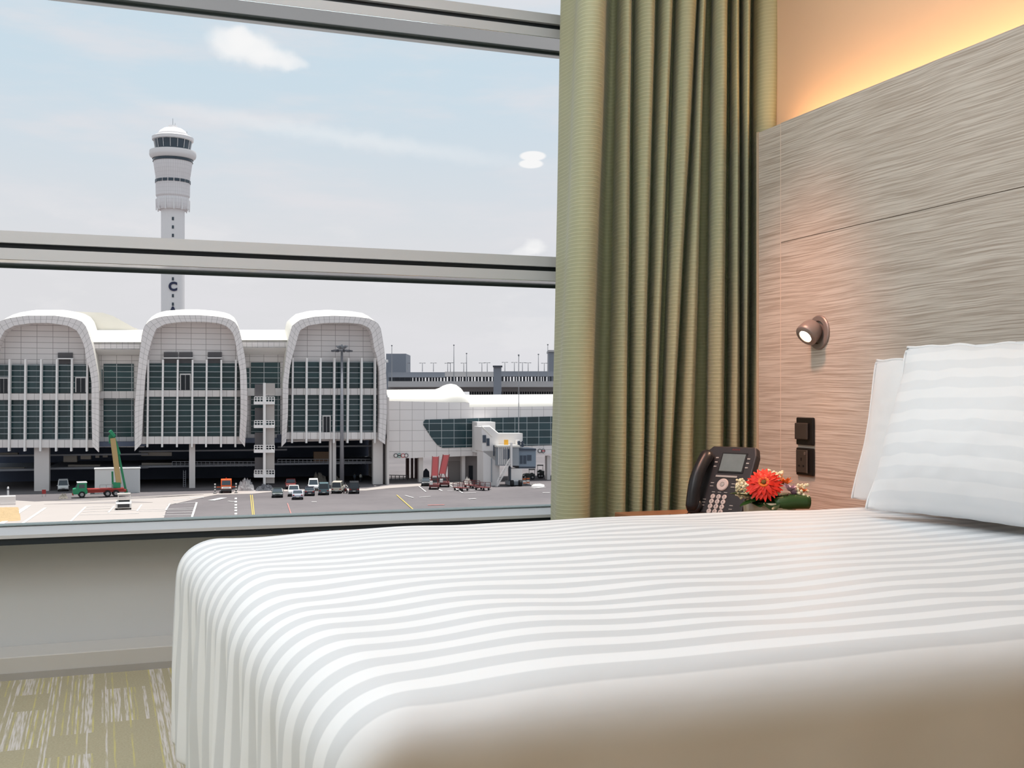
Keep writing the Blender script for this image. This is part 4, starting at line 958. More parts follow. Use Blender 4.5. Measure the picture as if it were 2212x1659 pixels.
# ------------------------------------------------------------------ vehicles
tyre = mat('tyre', (28, 28, 30), .8); cglass = mat('car_glass', (52, 62, 70), .12, var=.1, spec=.6); lampw = mat('car_lamp', (236, 236, 236), .3); lampr = mat('car_tail_lamp', (150, 30, 28), .4); hub = mat('wheel_hub', (150, 150, 152), .4, .4)
def face_rot(u): 
    r = ray(u, HZ); return math.atan2(r.y, r.x) - math.pi / 2
def wheels(par, xs, ys, r, w=.22):
    for x in xs:
        for y in ys:
            o = MB().lathe([(r * .55, -w / 2), (r * .95, -w / 2), (r, -w / 4), (r, w / 4), (r * .95, w / 2), (r * .55, w / 2)], (x, y, r), (1, 0, 0), 18).build('wheel', tyre, par)
            MB().lathe([(r * .56, -w * .42), (r * .56, w * .42)], (x, y, r), (1, 0, 0), 14).build('hub', hub, o)
def vehicle(name, label, kind, u, v, c, rear=False, yaw=0, sc=1.0, cat='car'):
    """nose toward -y; standing with its lowest near point at pixel (u, v)"""
    loc = gp(u, v); cm = mat('paint_%d_%d_%d' % c, c, .35, .0, var=.02, spec=.6)
    l_, w, h = {'sedan': (4.3, 1.74, 1.42), 'van': (4.4, 1.74, 1.95), 'pickup': (4.9, 1.78, 1.72), 'hatch': (3.7, 1.66, 1.45)}[kind]
    r = ray(u, HZ); loc = loc + V((r.x, r.y, 0)).normalized() * (l_ / 2 * sc)
    rt = empty(name, V((loc.x, loc.y, GZ + .021)), face_rot(u) + (math.pi if rear else 0) + R_(yaw), label, cat, 'vehicles parked on the apron before the terminal'); rt.scale = (sc,) * 3
    a = -l_ / 2; b = l_ / 2; x0 = -w / 2; ex = (w, 0, 0)
    low = {'sedan': [(a, .28), (a, .62), (a + .1, .72), (a + 1.15, .90), (b - .95, .95), (b - .1, .90), (b, .70), (b, .30)],
           'hatch': [(a, .28), (a, .62), (a + .1, .74), (a + .95, .92), (b - .2, .95), (b, .80), (b, .30)],
           'van': [(a, .28), (a, .75), (a + .12, .98), (a + .4, 1.05), (b - .05, 1.05), (b, .9), (b, .30)],
           'pickup': [(a, .36), (a, .80), (a + .1, .95), (a + 1.2, 1.05), (b - .05, 1.05), (b, .95), (b, .40)]}[kind]
    MB().prism([(x0, y, z) for y, z in low], ex).build('body', cm, rt, bevel=.07, seg=3)
    cab = {'sedan': [(a + 1.1, .88), (a + 1.85, h - .05), (b - 1.35, h - .04), (b - .62, .92)], 'hatch': [(a + .85, .9), (a + 1.5, h - .05), (b - .55, h - .04), (b - .08, .92)],
           'van': [(a + .35, 1.0), (a + .95, h - .07), (b - .12, h - .06), (b - .03, 1.0)], 'pickup': [(a + 1.15, 1.0), (a + 1.75, h - .05), (a + 2.75, h - .05), (a + 2.95, 1.0)]}[kind]
    xi = .10
    g = MB(); n = len(cab); top = .16
    vs = [(x0 + (xi * .4 if z < 1.1 else top), y, z) for y, z in cab] + [(-x0 - (xi * .4 if z < 1.1 else top), y, z) for y, z in cab]
    g.add(vs, [tuple(range(n)), tuple(range(2 * n - 1, n - 1, -1))] + [(i, n + i, n + (i + 1) % n, (i + 1) % n) for i in range(n)]); g.build('windows', cglass, rt, bevel=.03)
    yt0, yt1 = cab[1][0], cab[2][0]
    rf = MB().box(x0 + top - .03, -x0 - top + .03, yt0 - .06, yt1 + .06, h - .08, h).build('roof', cm, rt, bevel=.04)
    g = MB()
    for s in (1, -1):
        for (ya, za), (yb, zb) in ((cab[0], cab[1]), (cab[3], cab[2])):
            g.bar((s * (-x0 - xi * .4), ya, za), (s * (-x0 - top), yb, zb), .09)
        ym = (yt0 + yt1) / 2; g.bar((s * (-x0 - .05), ym, .95), (s * (-x0 - top + .01), ym, h - .05), .08)
    g.build('pillars', cm, rt)
    wheels(rt, (-w / 2 + .1, w / 2 - .1), (a + .8, b - .85), .31)
    for s in (-1, 1):
        MB().box(s * (w / 2 - .28) - .17, s * (w / 2 - .28) + .17, a - .012, a + .05, .56, .70).build('headlight', lampw, rt, bevel=.02)
        MB().box(s * (w / 2 - .22) - .13, s * (w / 2 - .22) + .13, b - .05, b + .012, .64, .84).build('tail_light', lampr, rt, bevel=.02)
        MB().box(s * (w / 2 + .07) - .08, s * (w / 2 + .07) + .08, cab[0][0] + .25, cab[0][0] + .33, .95, 1.07).build('mirror', cm, rt, bevel=.02)
    for yy, s in ((a, -1), (b, 1)):
        MB().box(-w / 2 + .05, w / 2 - .05, yy - .04 if s < 0 else yy - .06, yy + .06 if s < 0 else yy + .04, .30, .47).build('bumper', mat('bumper_dark', (58, 58, 62), .6), rt, bevel=.03)
        MB().box(-.24, .24, yy + s * .045 - .005, yy + s * .045 + .005, .42, .53).build('number_plate', mat('plate_blank', (214, 214, 208), .5) if s > 0 else mat('plate_black', (30, 30, 30), .5), rt)
    if kind == 'pickup':
        MB().box(-w / 2 + .12, w / 2 - .12, a + 3.0, b - .12, 1.045, 1.06).build('load_bed', mat('load_bed_dark', (48, 48, 50), .8), rt)
    return rt
vehicle('car', 'dark green sedan parked apart at the left end of the row', 'sedan', 599.5, 1075.6, (48, 60, 60))
vehicle('pickup_truck', 'dark red pickup half in the shade behind the white pickup', 'pickup', 628, 1057, (122, 36, 32), cat='pickup')
vehicle('pickup_truck', 'white pickup parked just behind the silver sedan', 'pickup', 634.5, 1073, (232, 230, 226), cat='pickup')
vehicle('car', 'silver sedan standing foremost of the parked cars', 'sedan', 643, 1080, (176, 178, 190), rear=True)
vehicle('car', 'dark navy hatchback parked right of the silver sedan', 'hatch', 669, 1071.8, (40, 42, 58), rear=True)
vehicle('van', 'white van parked between the navy hatchback and the teal van', 'van', 677, 1061, (232, 232, 230), cat='van')
vehicle('van', 'teal grey van parked left of the beige van', 'van', 699.5, 1070, (88, 112, 118), rear=True, cat='van')
vehicle('van', 'beige van parked left of the motorcyclist', 'van', 729, 1066.5, (206, 198, 182), rear=True, yaw=-5, cat='van')
vehicle('van', 'black van parked right of the motorcyclist', 'van', 765, 1067, (42, 44, 48), rear=True, cat='van')
vehicle('car', 'dark sedan parked below the pier beside the red belt loaders', 'sedan', 920.5, 1050.5, (48, 52, 56))
vehicle('van', 'white van standing in the shade under the left arched bay', 'van', 136.5, 1062, (214, 214, 212), cat='van')

# motorcycle and rider ----------------------------------------------------------
def person(loc, rz, joints, name, label, cols, group=None):
    """one continuous skinned body; joints: dict name -> (pos, radius)"""
    top, leg, skin, hair = cols
    me = bpy.data.meshes.new(name); names = list(joints); vi = {n: i for i, n in enumerate(names)}
    ed = [('pelvis', 'belly'), ('belly', 'chest'), ('chest', 'neck'), ('neck', 'head'), ('head', 'crown')]
    for s in 'lr':
        ed += [('chest', 'sh' + s), ('sh' + s, 'el' + s), ('el' + s, 'wr' + s), ('wr' + s, 'ha' + s), ('pelvis', 'hip' + s), ('hip' + s, 'kn' + s), ('kn' + s, 'an' + s), ('an' + s, 'toe' + s)]
    me.from_pydata([joints[n][0] for n in names], [(vi[a], vi[b]) for a, b in ed], [])
    o = bpy.data.objects.new(name, me); col.objects.link(o); o.location = loc; o.rotation_euler = (0, 0, rz)
    sk = o.modifiers.new('skin', 'SKIN'); sk.use_smooth_shade = True
    for i, n in enumerate(names):
        q = me.skin_vertices[0].data[i]; r = joints[n][1]; q.radius = (r, r); q.use_root = n == 'pelvis'
    o.modifiers.new('sub', 'SUBSURF').levels = 1
    m, t, p = base_mat('clothes_' + name + '_' + str(len(bpy.data.materials))); tc = t.n('ShaderNodeTexCoord').outputs['Object']; sep = t.n('ShaderNodeSeparateXYZ'); t.l(tc, sep.inputs[0])
    zl_, zn = joints['pelvis'][0][2] - .02, joints['neck'][0][2]
    c = t.mix(t.m('GREATER_THAN', sep.outputs[2], zl_), lin(leg), lin(top)); c = t.mix(t.m('GREATER_THAN', sep.outputs[2], zn), c, lin(skin)); t.l(c, p.inputs['Base Color']); p.inputs['Roughness'].default_value = .8
    me.materials.append(m); tag(o, label, 'person', group)
    hp = V(joints['head'][0]); cr_ = V(joints['crown'][0])
    MB().ball(hp + (cr_ - hp) * .55 + V((0, .012, 0)), .115, 10, (.95, 1.05, .95)).build('helmet' if hair[0] == 'h' else 'hair', mat('head_' + str(hair[1]), hair[1], .5), o, smooth=True)
    return o
def standing(bend=0):
    j = {'pelvis': ((0, 0, .95), .13), 'belly': ((0, -.01, 1.12), .125), 'chest': ((0, 0, 1.34), .14), 'neck': ((0, 0, 1.50), .055), 'head': ((0, -.02, 1.62), .095), 'crown': ((0, -.01, 1.71), .08)}
    for s, x in (('l', 1), ('r', -1)):
        j['sh' + s] = ((x * .19, 0, 1.42), .065); j['el' + s] = ((x * .25, .02, 1.14), .048); j['wr' + s] = ((x * .25, -.08, .90), .035); j['ha' + s] = ((x * .24, -.11, .80), .04)
        j['hip' + s] = ((x * .10, 0, .88), .09); j['kn' + s] = ((x * .11, -.02 + x * .04, .48), .062); j['an' + s] = ((x * .12, .02 + x * .06, .08), .045); j['toe' + s] = ((x * .13, -.12 + x * .06, .04), .04)
    return j
def riding():
    j = {'pelvis': ((0, .28, .84), .14), 'belly': ((0, .22, 1.02), .13), 'chest': ((0, .12, 1.24), .145), 'neck': ((0, .06, 1.40), .055), 'head': ((0, .02, 1.52), .095), 'crown': ((0, .02, 1.61), .08)}
    for s, x in (('l', 1), ('r', -1)):
        j['sh' + s] = ((x * .19, .10, 1.32), .065); j['el' + s] = ((x * .30, -.10, 1.12), .048); j['wr' + s] = ((x * .30, -.32, 1.05), .033); j['ha' + s] = ((x * .30, -.41, 1.03), .032)
        j['hip' + s] = ((x * .12, .24, .80), .09); j['kn' + s] = ((x * .22, -.16, .72), .065); j['an' + s] = ((x * .20, .02, .34), .045); j['toe' + s] = ((x * .20, -.12, .30), .04)
    return j
mp = gp(746, 1065.5); mp.z = GZ + .021; mrz = face_rot(746) + R_(25)
MC = empty('motorcycle', mp, mrz, 'small motorcycle carrying a rider between the beige van and the black van', 'motorcycle')
for y in (-.62, .62):
    MB().lathe([(.20, -.05), (.28, -.05), (.30, 0), (.28, .05), (.20, .05)], (0, y, .30), (1, 0, 0), 20, cap=False).build('wheel', tyre, MC); 
mred = mat('motorcycle_paint', (122, 52, 48), .4); mmet = mat('motorcycle_metal', (150, 150, 152), .35, .6)
g = MB(); g.tube([(0, -.62, .30), (0, -.46, .70), (0, -.38, .95)], .03, 8); g.build('fork', mmet, MC)
g = MB(); g.tube([(-.32, -.34, .99), (-.12, -.40, .97), (.12, -.40, .97), (.32, -.34, .99)], .018, 8); g.build('handlebar', mmet, MC)
MB().prism([(-.13, -.40, .62), (-.13, -.30, .84), (-.13, .02, .70), (-.13, .02, .42), (-.13, -.2, .30)], (.26, 0, 0)).build('tank', mred, MC, bevel=.03)
MB().box(-.12, .12, .0, .66, .60, .685).build('saddle', tyre, MC, bevel=.03)
MB().box(-.10, .10, -.05, .62, .28, .58).build('engine', mmet, MC, bevel=.03)
MB().ball((0, -.50, .86), .085, 8).build('headlamp', lampw, MC, smooth=True)
person(mp + UP * .05, mrz, riding(), 'person', 'person in a pale top riding the small motorcycle between two vans', ((226, 222, 214), (52, 52, 60), (150, 110, 88), ('h', (60, 60, 64))))
for u, v, c_, lb in ((766, 1042, (70, 84, 96), 'person in a dark blue top standing in the shade behind the black van'), (779, 1041.5, (196, 196, 190), 'person in a white top standing in the shade right of the black van')):
    q = gp(u, v); q.z = GZ + .005; person(q, face_rot(u) + R_(30), standing(), 'person', lb, (c_, (46, 48, 58), (140, 104, 84), ('n', (34, 30, 28))))

# crane truck ----------------------------------------------------------
def crane():
    a = gp(158, 1077); b = gp(274, 1073); dx = (b - a); dx.z = 0; ln = dx.length; rz = math.atan2(dx.y, dx.x)
    T = empty('crane_truck', V((a.x, a.y, GZ + .021)), rz, 'red truck with a green cab and a raised green and tan crane boom', 'truck')
    red = mat('truck_red', (158, 52, 46), .5, var=.1); grn = mat('truck_green', (36, 132, 92), .45, var=.06); tn = mat('boom_tan', (176, 150, 104), .6, var=.08)
    MB().box(1.2, ln, .7, 2.0, .75, 1.15).build('chassis', red, T, bevel=.03)
    MB().box(2.2, ln - .4, .45, 2.25, 1.15, 1.4).build('deck', red, T, bevel=.03)
    cb = MB().prism([(.0, .35, .6), (.0, .35, 1.45), (.5, .35, 1.6), (.75, .35, 2.35), (2.1, .35, 2.45), (2.1, .35, .6)], (0, 2.05, 0)).build('cab', grn, T, bevel=.06)
    MB().box(.9, 1.75, .32, .36, 1.6, 2.2).build('side_window', cglass, cb); MB().box(.62, 2.15, .36, 2.38, 2.42, 2.56).build('roof', mat('cab_white', (232, 232, 228), .5), cb, bevel=.03)
    MB().prism([(.48, .5, 1.62), (.73, .5, 2.3), (.73, 2.25, 2.3), (.48, 2.25, 1.62)], (-.03, 0, .01)).build('windscreen', cglass, cb)
    MB().box(-.08, .1, .4, 2.35, .45, .75).build('bumper', red, cb, bevel=.02); MB().box(1.8, 2.2, .30, .34, .7, 1.2).build('fuel_tank', grn, T)
    for x in (1.35, 5.3, 6.6):
        for y in (.5, 2.2):
            w_ = MB().lathe([(.3, -.18), (.52, -.18), (.55, 0), (.52, .18), (.3, .18)], (x, y, .55), (0, 1, 0), 20).build('wheel', tyre, T); MB().lathe([(.28, -.19), (.28, .19)], (x, y, .55), (0, 1, 0), 14).build('hub', hub, w_)
    # rails on the deck
    g = MB()
    for x in (4.1, 5.1, 6.1): g.bar((x, .5, 1.4), (x, .5, 2.0), .08)
    g.bar((4.1, .5, 2.0), (6.1, .5, 2.0), .08); g.build('deck_rail', hub, T)
    MB().box(ln - 2.2, ln - .9, .7, 2.0, 1.4, 2.3).build('slew_base', grn, T, bevel=.05)
    inv = xf(T).inverted(); dep = (a - CAM).dot(FW)
    def L(u, v, y): p = inv @ at(u, v, dep); return V((p.x, y, p.z))
    g = MB(); g.bar(L(262, 1050, 1.2), L(248, 948, 1.2), .85, .8); g.build('tan_boom', tn, T, bevel=.03)
    g = MB(); g.bar(L(278, 1062, 1.6), L(262, 985, 1.6), .35); g.bar(L(262, 985, 1.6), L(246, 938, 1.6), .75, .7); g.bar(L(244, 960, 1.9), L(243, 942, 1.9), .5); g.bar(L(248, 1022, 1.9), L(249, 1052, 1.9), .3); g.build('green_boom', grn, T, bevel=.03)
    g = MB(); g.bar(L(278, 1062, 1.6), L(280, 1073, 1.6), .5); g.build('outrigger', grn, T)
    MB().bar(L(250, 936, 1.4), L(244, 940, 1.4), 1.2).build('boom_head', grn, T, bevel=.05)
crane()

def gbox(name, label, cat, u0, u1, vt, vb, dep, c, parts=None, group=None):
    """a box-like thing whose near lower edge runs from (u0,vb) to (u1,vb), its top at row vt; returns root and local size"""
    a = gp(u0, vb); b = gp(u1, vb); d = (a - CAM).dot(FW); hgt = (vb - vt) * d / FPX; w = (u1 - u0) * d / FPX; c0 = (a + b) / 2
    r = empty(name, V((c0.x, c0.y, GZ + .021)), face_rot((u0 + u1) / 2), label, cat, group); return r, w, hgt
r, w, h = gbox('site_container', '', '', 207.6, 300, 1012, 1066, 3, None); tag(r, 'large plain white box shed under the terminal behind the crane truck', 'shed')
shed = mat('shed_white', (226, 226, 224), .6, var=.03, scale=.4)
MB().box(-w / 2, w / 2, .2, 3.4, 0, h - .15).build('walls', shed, r, bevel=.03); MB().box(-w / 2 - .1, w / 2 + .1, .1, 3.5, h - .15, h).build('roof', mat('shed_roof', (206, 206, 204), .6), r)
MB().box(-.06, .06, .14, .2, 0, h - .2).build('corner_post', fin_m, r); MB().box(.1, w / 2 - .1, .16, .2, 0, h - .2).build('side_sheet', mat('shed_shade', (196, 198, 200), .6), r)

# small white ground tug
r, w, h = gbox('baggage_tug', '', '', 251, 283, 1068, 1102, 3, None); tag(r, 'small white open tug with a driver canopy alone on the pale concrete', 'tug')
tugw = mat('tug_white', (222, 220, 216), .5, var=.05); tugd = mat('tug_dark', (60, 60, 62), .6)
MB().prism([(-w / 2, 0, .25), (-w / 2, 0, .95), (-w / 2, .5, 1.1), (-w / 2, 3.0, 1.1), (-w / 2, 3.0, .25)], (w, 0, 0)).build('body', tugw, r, bevel=.06)
MB().box(-w / 2 + .25, w / 2 - .25, -.02, .04, .35, .85).build('grille', tugd, r); MB().box(-w / 2 + .2, w / 2 - .2, 1.0, 2.6, .95, 1.25).build('seat', tugd, r, bevel=.05)
g = MB()
for x in (-w / 2 + .3, w / 2 - .2):
    for y in (.9, 2.4): g.bar((x, y, 1.0), (x + .05, y, h - .15), .1)
g.build('canopy_post', tugw, r); MB().box(-w / 2 + .2, w / 2 - .1, .7, 2.7, h - .2, h).build('canopy', mat('tug_canopy', (172, 166, 160), .6), r, bevel=.04)
wheels(r, (-w / 2 + .12, w / 2 - .12), (.55, 2.4), .32)

# red sign board, barrier, sand, bollards
r, w, h = gbox('warning_board', '', '', 91, 99, 1058, 1073, 3, None); tag(r, 'small red board on legs by the broad concrete column', 'sign')
MB().box(-w / 2, w / 2, 0, .06, h * .4, h).build('board', mat('board_red', (168, 58, 56), .6), r)
for x in (-w / 2 + .05, w / 2 - .05): MB().box(x - .03, x + .03, 0, .06, 0, h * .4).build('leg', hub, r)
r, w, h = gbox('concrete_barrier', '', '', -30, 31, 1073, 1092, 3, None); tag(r, 'pale concrete block wall at the left edge of the apron above the sand', 'barrier')
MB().prism([(-w / 2, 0, 0), (w / 2, 0, 0), (w / 2, .1, h), (-w / 2, .1, h)], (0, 1.4, 0)).build('block', col_m, r, bevel=.05); MB().box(-w / 2, w / 2, -.15, 0, 0, .3).build('kerb', col_m, r)
sandm = mat('sand', (172, 148, 112), .95, var=.15, scale=.6)
def heap(name, label, u0, u1, vt, vb, m_, seed, cat, depth=3.0, rough=.25, kind=None, n=44):
    a = gp(u0, vb); b = gp(u1, vb); d = (a - CAM).dot(FW); h = (vb - vt) * d / FPX; w = (u1 - u0) * d / FPX; c0 = (a + b) / 2; rz = face_rot((u0 + u1) / 2)
    def fn(i, j):
        x = i * 2 - 1; y = j * 2 - 1; q = max(0, 1 - x * x) ** .6 * max(0, 1 - y * y) ** .6
        z = h * q * (1 + rough * 2 * noise.noise(V((x * 3.1 + seed, y * 2.3, seed))) + rough * 1.6 * noise.noise(V((x * 12 + seed, y * 9, 3)))) + rough * .3 * q * noise.noise(V((x * 9 + seed, y * 8, 1)))
        return V((x * w / 2, depth / 2 + y * depth / 2, max(0, z)))
    o = MB().grid(n, n, fn).build(name, m_, smooth=False); o.location = (c0.x, c0.y, GZ + .02); o.rotation_euler = (0, 0, rz); tag(o, label, cat, kind=kind); return o
heap('sand_heap', 'patch of yellow sand below the concrete block wall at the left edge', -50, 42, 1122, 1128, sandm, 2, 'sand', 21, .2, 'stuff')
rub = mat('rubble_grey', (150, 148, 150), .95, var=.35, scale=1.5); rub2 = mat('rubble_tan', (132, 126, 118), .95, var=.3, scale=1.5)
heap('rubble_heap', 'grey heap of building rubble beside the orange truck', 513, 549, 1041, 1061, rub, 5, 'rubble', 4, .3, 'stuff')
heap('rubble_heap', 'low dark heap of scrap at the foot of the white stair tower', 552, 592, 1051, 1061, mat('scrap_dark', (92, 94, 100), .95, var=.4, scale=1.5), 8, 'rubble', 2.6, .4, 'stuff')
heap('rubble_heap', 'tan rubble heap behind the white van and the teal van', 672, 706, 1028, 1045, rub2, 11, 'rubble', 4, .4, 'stuff')
heap('rubble_heap', 'low tan rubble heap behind the beige van by the mast', 711, 738, 1035, 1045, rub2, 14, 'rubble', 3, .4, 'stuff')
heap('rubble_heap', 'small scatter of dark debris before the green truck cab', 127, 146, 1071, 1078, rub2, 17, 'rubble', 3, .4, 'stuff')
heap('rubble_heap', 'white spoil spread right of the jet bridge wheels', 1148, 1176, 1048, 1051, mat('spoil_white', (228, 222, 212), .95, var=.1), 21, 'rubble', 4, .3, 'stuff')
def hazard(u, vt, vb, label):
    a = gp(u, vb); d = (a - CAM).dot(FW); h = (vb - vt) * d / FPX; r = empty('striped_post', V((a.x, a.y, GZ + .021)), 0, label, 'post')
    MB().lathe([(.3, 0), (.3, .1), (.14, .12)], n=12).build('base', tugd, r)
    n = 7
    for i in range(n): MB().lathe([(.13, .1 + (h - .1) * i / n), (.13, .1 + (h - .1) * (i + 1) / n)], n=12).build('band', tugd if i % 2 else tugw, r)
hazard(464.5, 1045, 1066.5, 'black and white striped post left of the orange truck'); hazard(510, 1044, 1065.5, 'black and white striped post right of the orange truck')
a = gp(17.5, 1071); r = empty('bollard', V((a.x, a.y, GZ + .021)), 0, 'slim white bollard before the dark undercroft left of the broad column', 'bollard'); MB().lathe([(.16, 0), (.16, 1.3), (.1, 1.5), (.001, 1.52)], n=12).build('post', fin_m, r); MB().lathe([(.165, .9), (.165, 1.1)], n=12, cap=False).build('band', heads, r)

# orange truck
r, w, h = gbox('orange_truck', '', '', 477.5, 500, 1033, 1066, 3, None); tag(r, 'orange truck facing us between two striped posts', 'truck')
orm = mat('truck_orange', (222, 96, 44), .45, var=.04)
cb = MB().prism([(-w / 2, 0, .5), (-w / 2, -.05, 1.35), (-w / 2, .25, h - .25), (-w / 2, 1.7, h - .2), (-w / 2, 1.7, .5)], (w, 0, 0)).build('cab', orm, r, bevel=.06)
MB().prism([(-w / 2 + .14, -.07, 1.42), (w / 2 - .14, -.07, 1.42), (w / 2 - .2, .20, h - .42), (-w / 2 + .2, .20, h - .42)], (0, .03, 0)).build('windscreen', cglass, cb)
MB().box(-w / 2 + .1, w / 2 - .1, -.12, -.02, .8, 1.15).build('grille', tugw, cb); MB().box(-w / 2, w / 2, -.2, .05, .42, .72).build('bumper', tugd, cb, bevel=.03)
for x in (-w / 2 + .25, w / 2 - .25): MB().ball((x, -.16, .9), .12, 8).build('headlight', lampw, cb, smooth=True)
MB().box(-w / 2, w / 2, 1.8, 5.5, .8, h - .6).build('load_body', orm, r, bevel=.05); MB().lathe([(.1, h - .2), (.1, h - .02), (.001, h)], (0, .9, 0), n=10).build('beacon', mat('beacon_red', (200, 60, 36), .4), r)
for s in (-1, 1): MB().box(s * (w / 2 + .35) - .35, s * (w / 2 + .35) + .35, .4, .5, 1.0, 1.12).build('side_arm', orm, r)
wheels(r, (-w / 2 + .15, w / 2 - .15), (.6, 4.4), .48, .3)

# belt loaders with raised red conveyors
redm = mat('loader_red', (132, 36, 40), .5, var=.08); redd = mat('loader_dark_red', (104, 50, 50), .6, var=.1)
def loader(u0, u1, ua, ub, vt, vb, label):
    a = gp((u0 + u1) / 2, vb); d = (a - CAM).dot(FW); k_ = d / FPX; w = (u1 - u0) * k_
    r = empty('belt_loader', V((a.x, a.y, GZ + .021)), face_rot((u0 + u1) / 2), label, 'belt loader', 'belt loaders'); lo_ = (ua - (u0 + u1) / 2) * k_; hi_ = (ub - (u0 + u1) / 2) * k_; H2 = (vb - vt) * k_; z1 = 2.4
    MB().box(-w / 2, w / 2, .1, 4.2, .45, .85).build('chassis', redd, r, bevel=.04); wheels(r, (-w / 2 + .15, w / 2 - .15), (.7, 3.4), .38, .28)
    cw = 1.15
    g = MB(); g.prism([(lo_ - cw / 2, 1.0, z1), (lo_ + cw / 2, 1.0, z1), (hi_ + cw / 2, 3.0, H2), (hi_ - cw / 2, 3.0, H2)], (0, .35, 0)); cv = g.build('conveyor', redm, r)
    g = MB()
    for s in (-1, 1): g.bar((lo_ + s * cw / 2, .95, z1 - .2), (hi_ + s * cw / 2, 2.95, H2 + .1), .14)
    g.build('side_rail', redd, cv)
    g = MB()
    for s in (-1, 1): g.bar((s * w * .35, .6, .85), (lo_ + s * .45, 1.1, z1), .12); g.bar((s * w * .4, 3.2, .85), (hi_ * .6 + s * .45, 2.2, z1 + 1.6), .1)
    g.bar((-w / 2, .5, 1.75), (w / 2, .5, 1.75), .1); g.build('support_arm', redd, r)
    MB().box(-w * .45, -w * .15, .2, .8, .85, 1.5).build('control_stand', tugw, r, bevel=.03)
loader(927, 949, 939, 941, 989, 1058, 'belt loader with its red conveyor raised straight, nearer the parked dark sedan')
loader(949, 971, 955, 964, 985, 1053, 'belt loader with its red conveyor raised at a slant, right of the other one')

# baggage carts
def cart(u, v, label, load):
    a = gp(u, v); r = empty('baggage_cart', V((a.x, a.y, GZ + .021)), face_rot(u) + R_(40 + random.uniform(-4, 4)), label, 'cart', 'baggage carts')
    MB().box(-.75, .75, -1.4, 1.4, .45, .58).build('deck', redd, r, bevel=.02)
    g = MB()
    for x in (-.72, .72):
        for y in (-1.35, 0, 1.35): g.bar((x, y, .58), (x, y, 1.35), .07)
        g.bar((x, -1.35, 1.35), (x, 1.35, 1.35), .07); g.bar((x, -1.35, .95), (x, 1.35, .95), .05)
    g.build('side_frame', redd, r); g = MB(); g.bar((0, -1.4, .45), (0, -2.3, .25), .07); g.build('tow_bar', tugd, r)
    wheels(r, (-.6, .6), (-1.0, 1.0), .22, .14)
    return r
cart(996, 1060, 'empty red railed baggage cart foremost right of the belt loaders', 0)
cart(1019, 1054.5, 'red railed baggage cart in the middle of the three', 0)
cart(1042, 1059, 'red railed baggage cart nearest the jet bridge', 0)
for u, v, lb, c_ in ((1010, 1049, 'pale sacks stacked behind the red baggage carts left of the door', (214, 208, 202)), (1052, 1043, 'tan sacks stacked behind the carts next to the jet bridge tower', (204, 190, 170))):
    heap('sack_pile', lb, u - 9, u + 9, v - 11, v, mat('sacks_%d' % u, c_, .9, var=.3, scale=2), u, 'sacks', 2.5, .5, 'stuff')

# dark tow tractor, green tractor, barriers right of the bridge
def tractor(u0, u1, vt, vb, c, label, cabin):
    r, w, h = gbox('tow_tractor', '', '', u0, u1, vt, vb, 3, None); tag(r, label, 'tractor'); cm = mat('tractor_%d' % c[0], c, .5, var=.08)
    MB().prism([(-w / 2, 0, .4), (-w / 2, 0, h * .5), (-w * .2, 0, h * .58), (w / 2, 0, h * .52), (w / 2, 0, .4)], (0, 1.7, 0)).build('body', cm, r, bevel=.06)
    g = MB()
    for x in (cabin - .55, cabin + .55):
        for y in (.15, 1.55): g.bar((x, y, h * .5), (x, y, h - .1), .09)
    g.build('cab_posts', cm, r); MB().box(cabin - .65, cabin + .65, .05, 1.65, h - .14, h).build('cab_roof', cm, r, bevel=.03); MB().box(cabin - .3, cabin + .3, .5, 1.2, h * .5, h * .62).build('seat', tugd, r, bevel=.04)
    MB().box(-w / 2 + .1, -w / 2 + .5, -.02, .03, h * .35, h * .45).build('headlight', lampw, r)
    for x in (-w / 2 + .5, w / 2 - .5):
        for y in (.0, 1.7):
            o = MB().lathe([(.2, -.13), (.42, -.13), (.45, 0), (.42, .13), (.2, .13)], (x, y, .45), (0, 1, 0), 18).build('wheel', tyre, r); MB().lathe([(.2, -.15), (.2, .15)], (x, y, .45), (0, 1, 0), 12).build('hub', hub, o)
tractor(1129, 1156, 1014, 1036, (52, 58, 56), 'dark grey tow tractor parked right of the jet bridge legs', .6)
tractor(1160, 1176, 1005, 1033, (52, 92, 72), 'dark green tractor with a canopy parked by the curtain side of the window', -.1)
def barrier(u, v, label):
    a = gp(u, v); r = empty('road_barrier', V((a.x, a.y, GZ + .021)), face_rot(u), label, 'barrier'); om = mat('barrier_orange', (214, 112, 62), .6)
    for i in range(3): MB().box(-.3, .3, 0, .06, .35 + i * .38, .55 + i * .38).build('board', om if i % 2 == 0 else tugw, r)
    for x in (-.24, .24): MB().box(x - .03, x + .03, .06, .12, 0, 1.5).build('leg', tugd, r)
barrier(1132.5, 1049, 'orange and white barrier nearest the jet bridge wheels'); barrier(1140.5, 1048, 'orange and white barrier right of the other one')
r, w, h = gbox('tarpaulin_stack', '', '', 913, 928, 1013, 1037, 3, None); tag(r, 'dark blue covered stack beneath the pier behind the dark sedan', 'stack')
MB().prism([(-w / 2, .2, 0), (w / 2, .2, 0), (w / 2 * .9, .4, h * .7), (0, .5, h), (-w / 2 * .8, .4, h * .75)], (0, 2.0, 0)).build('cover', mat('tarpaulin_navy', (36, 44, 62), .6, var=.1), r, bevel=.15)
MB().box(-w / 2, w / 2, .1, 2.3, 0, .12).build('pallet', mat('pallet', (120, 100, 80), .8), r)
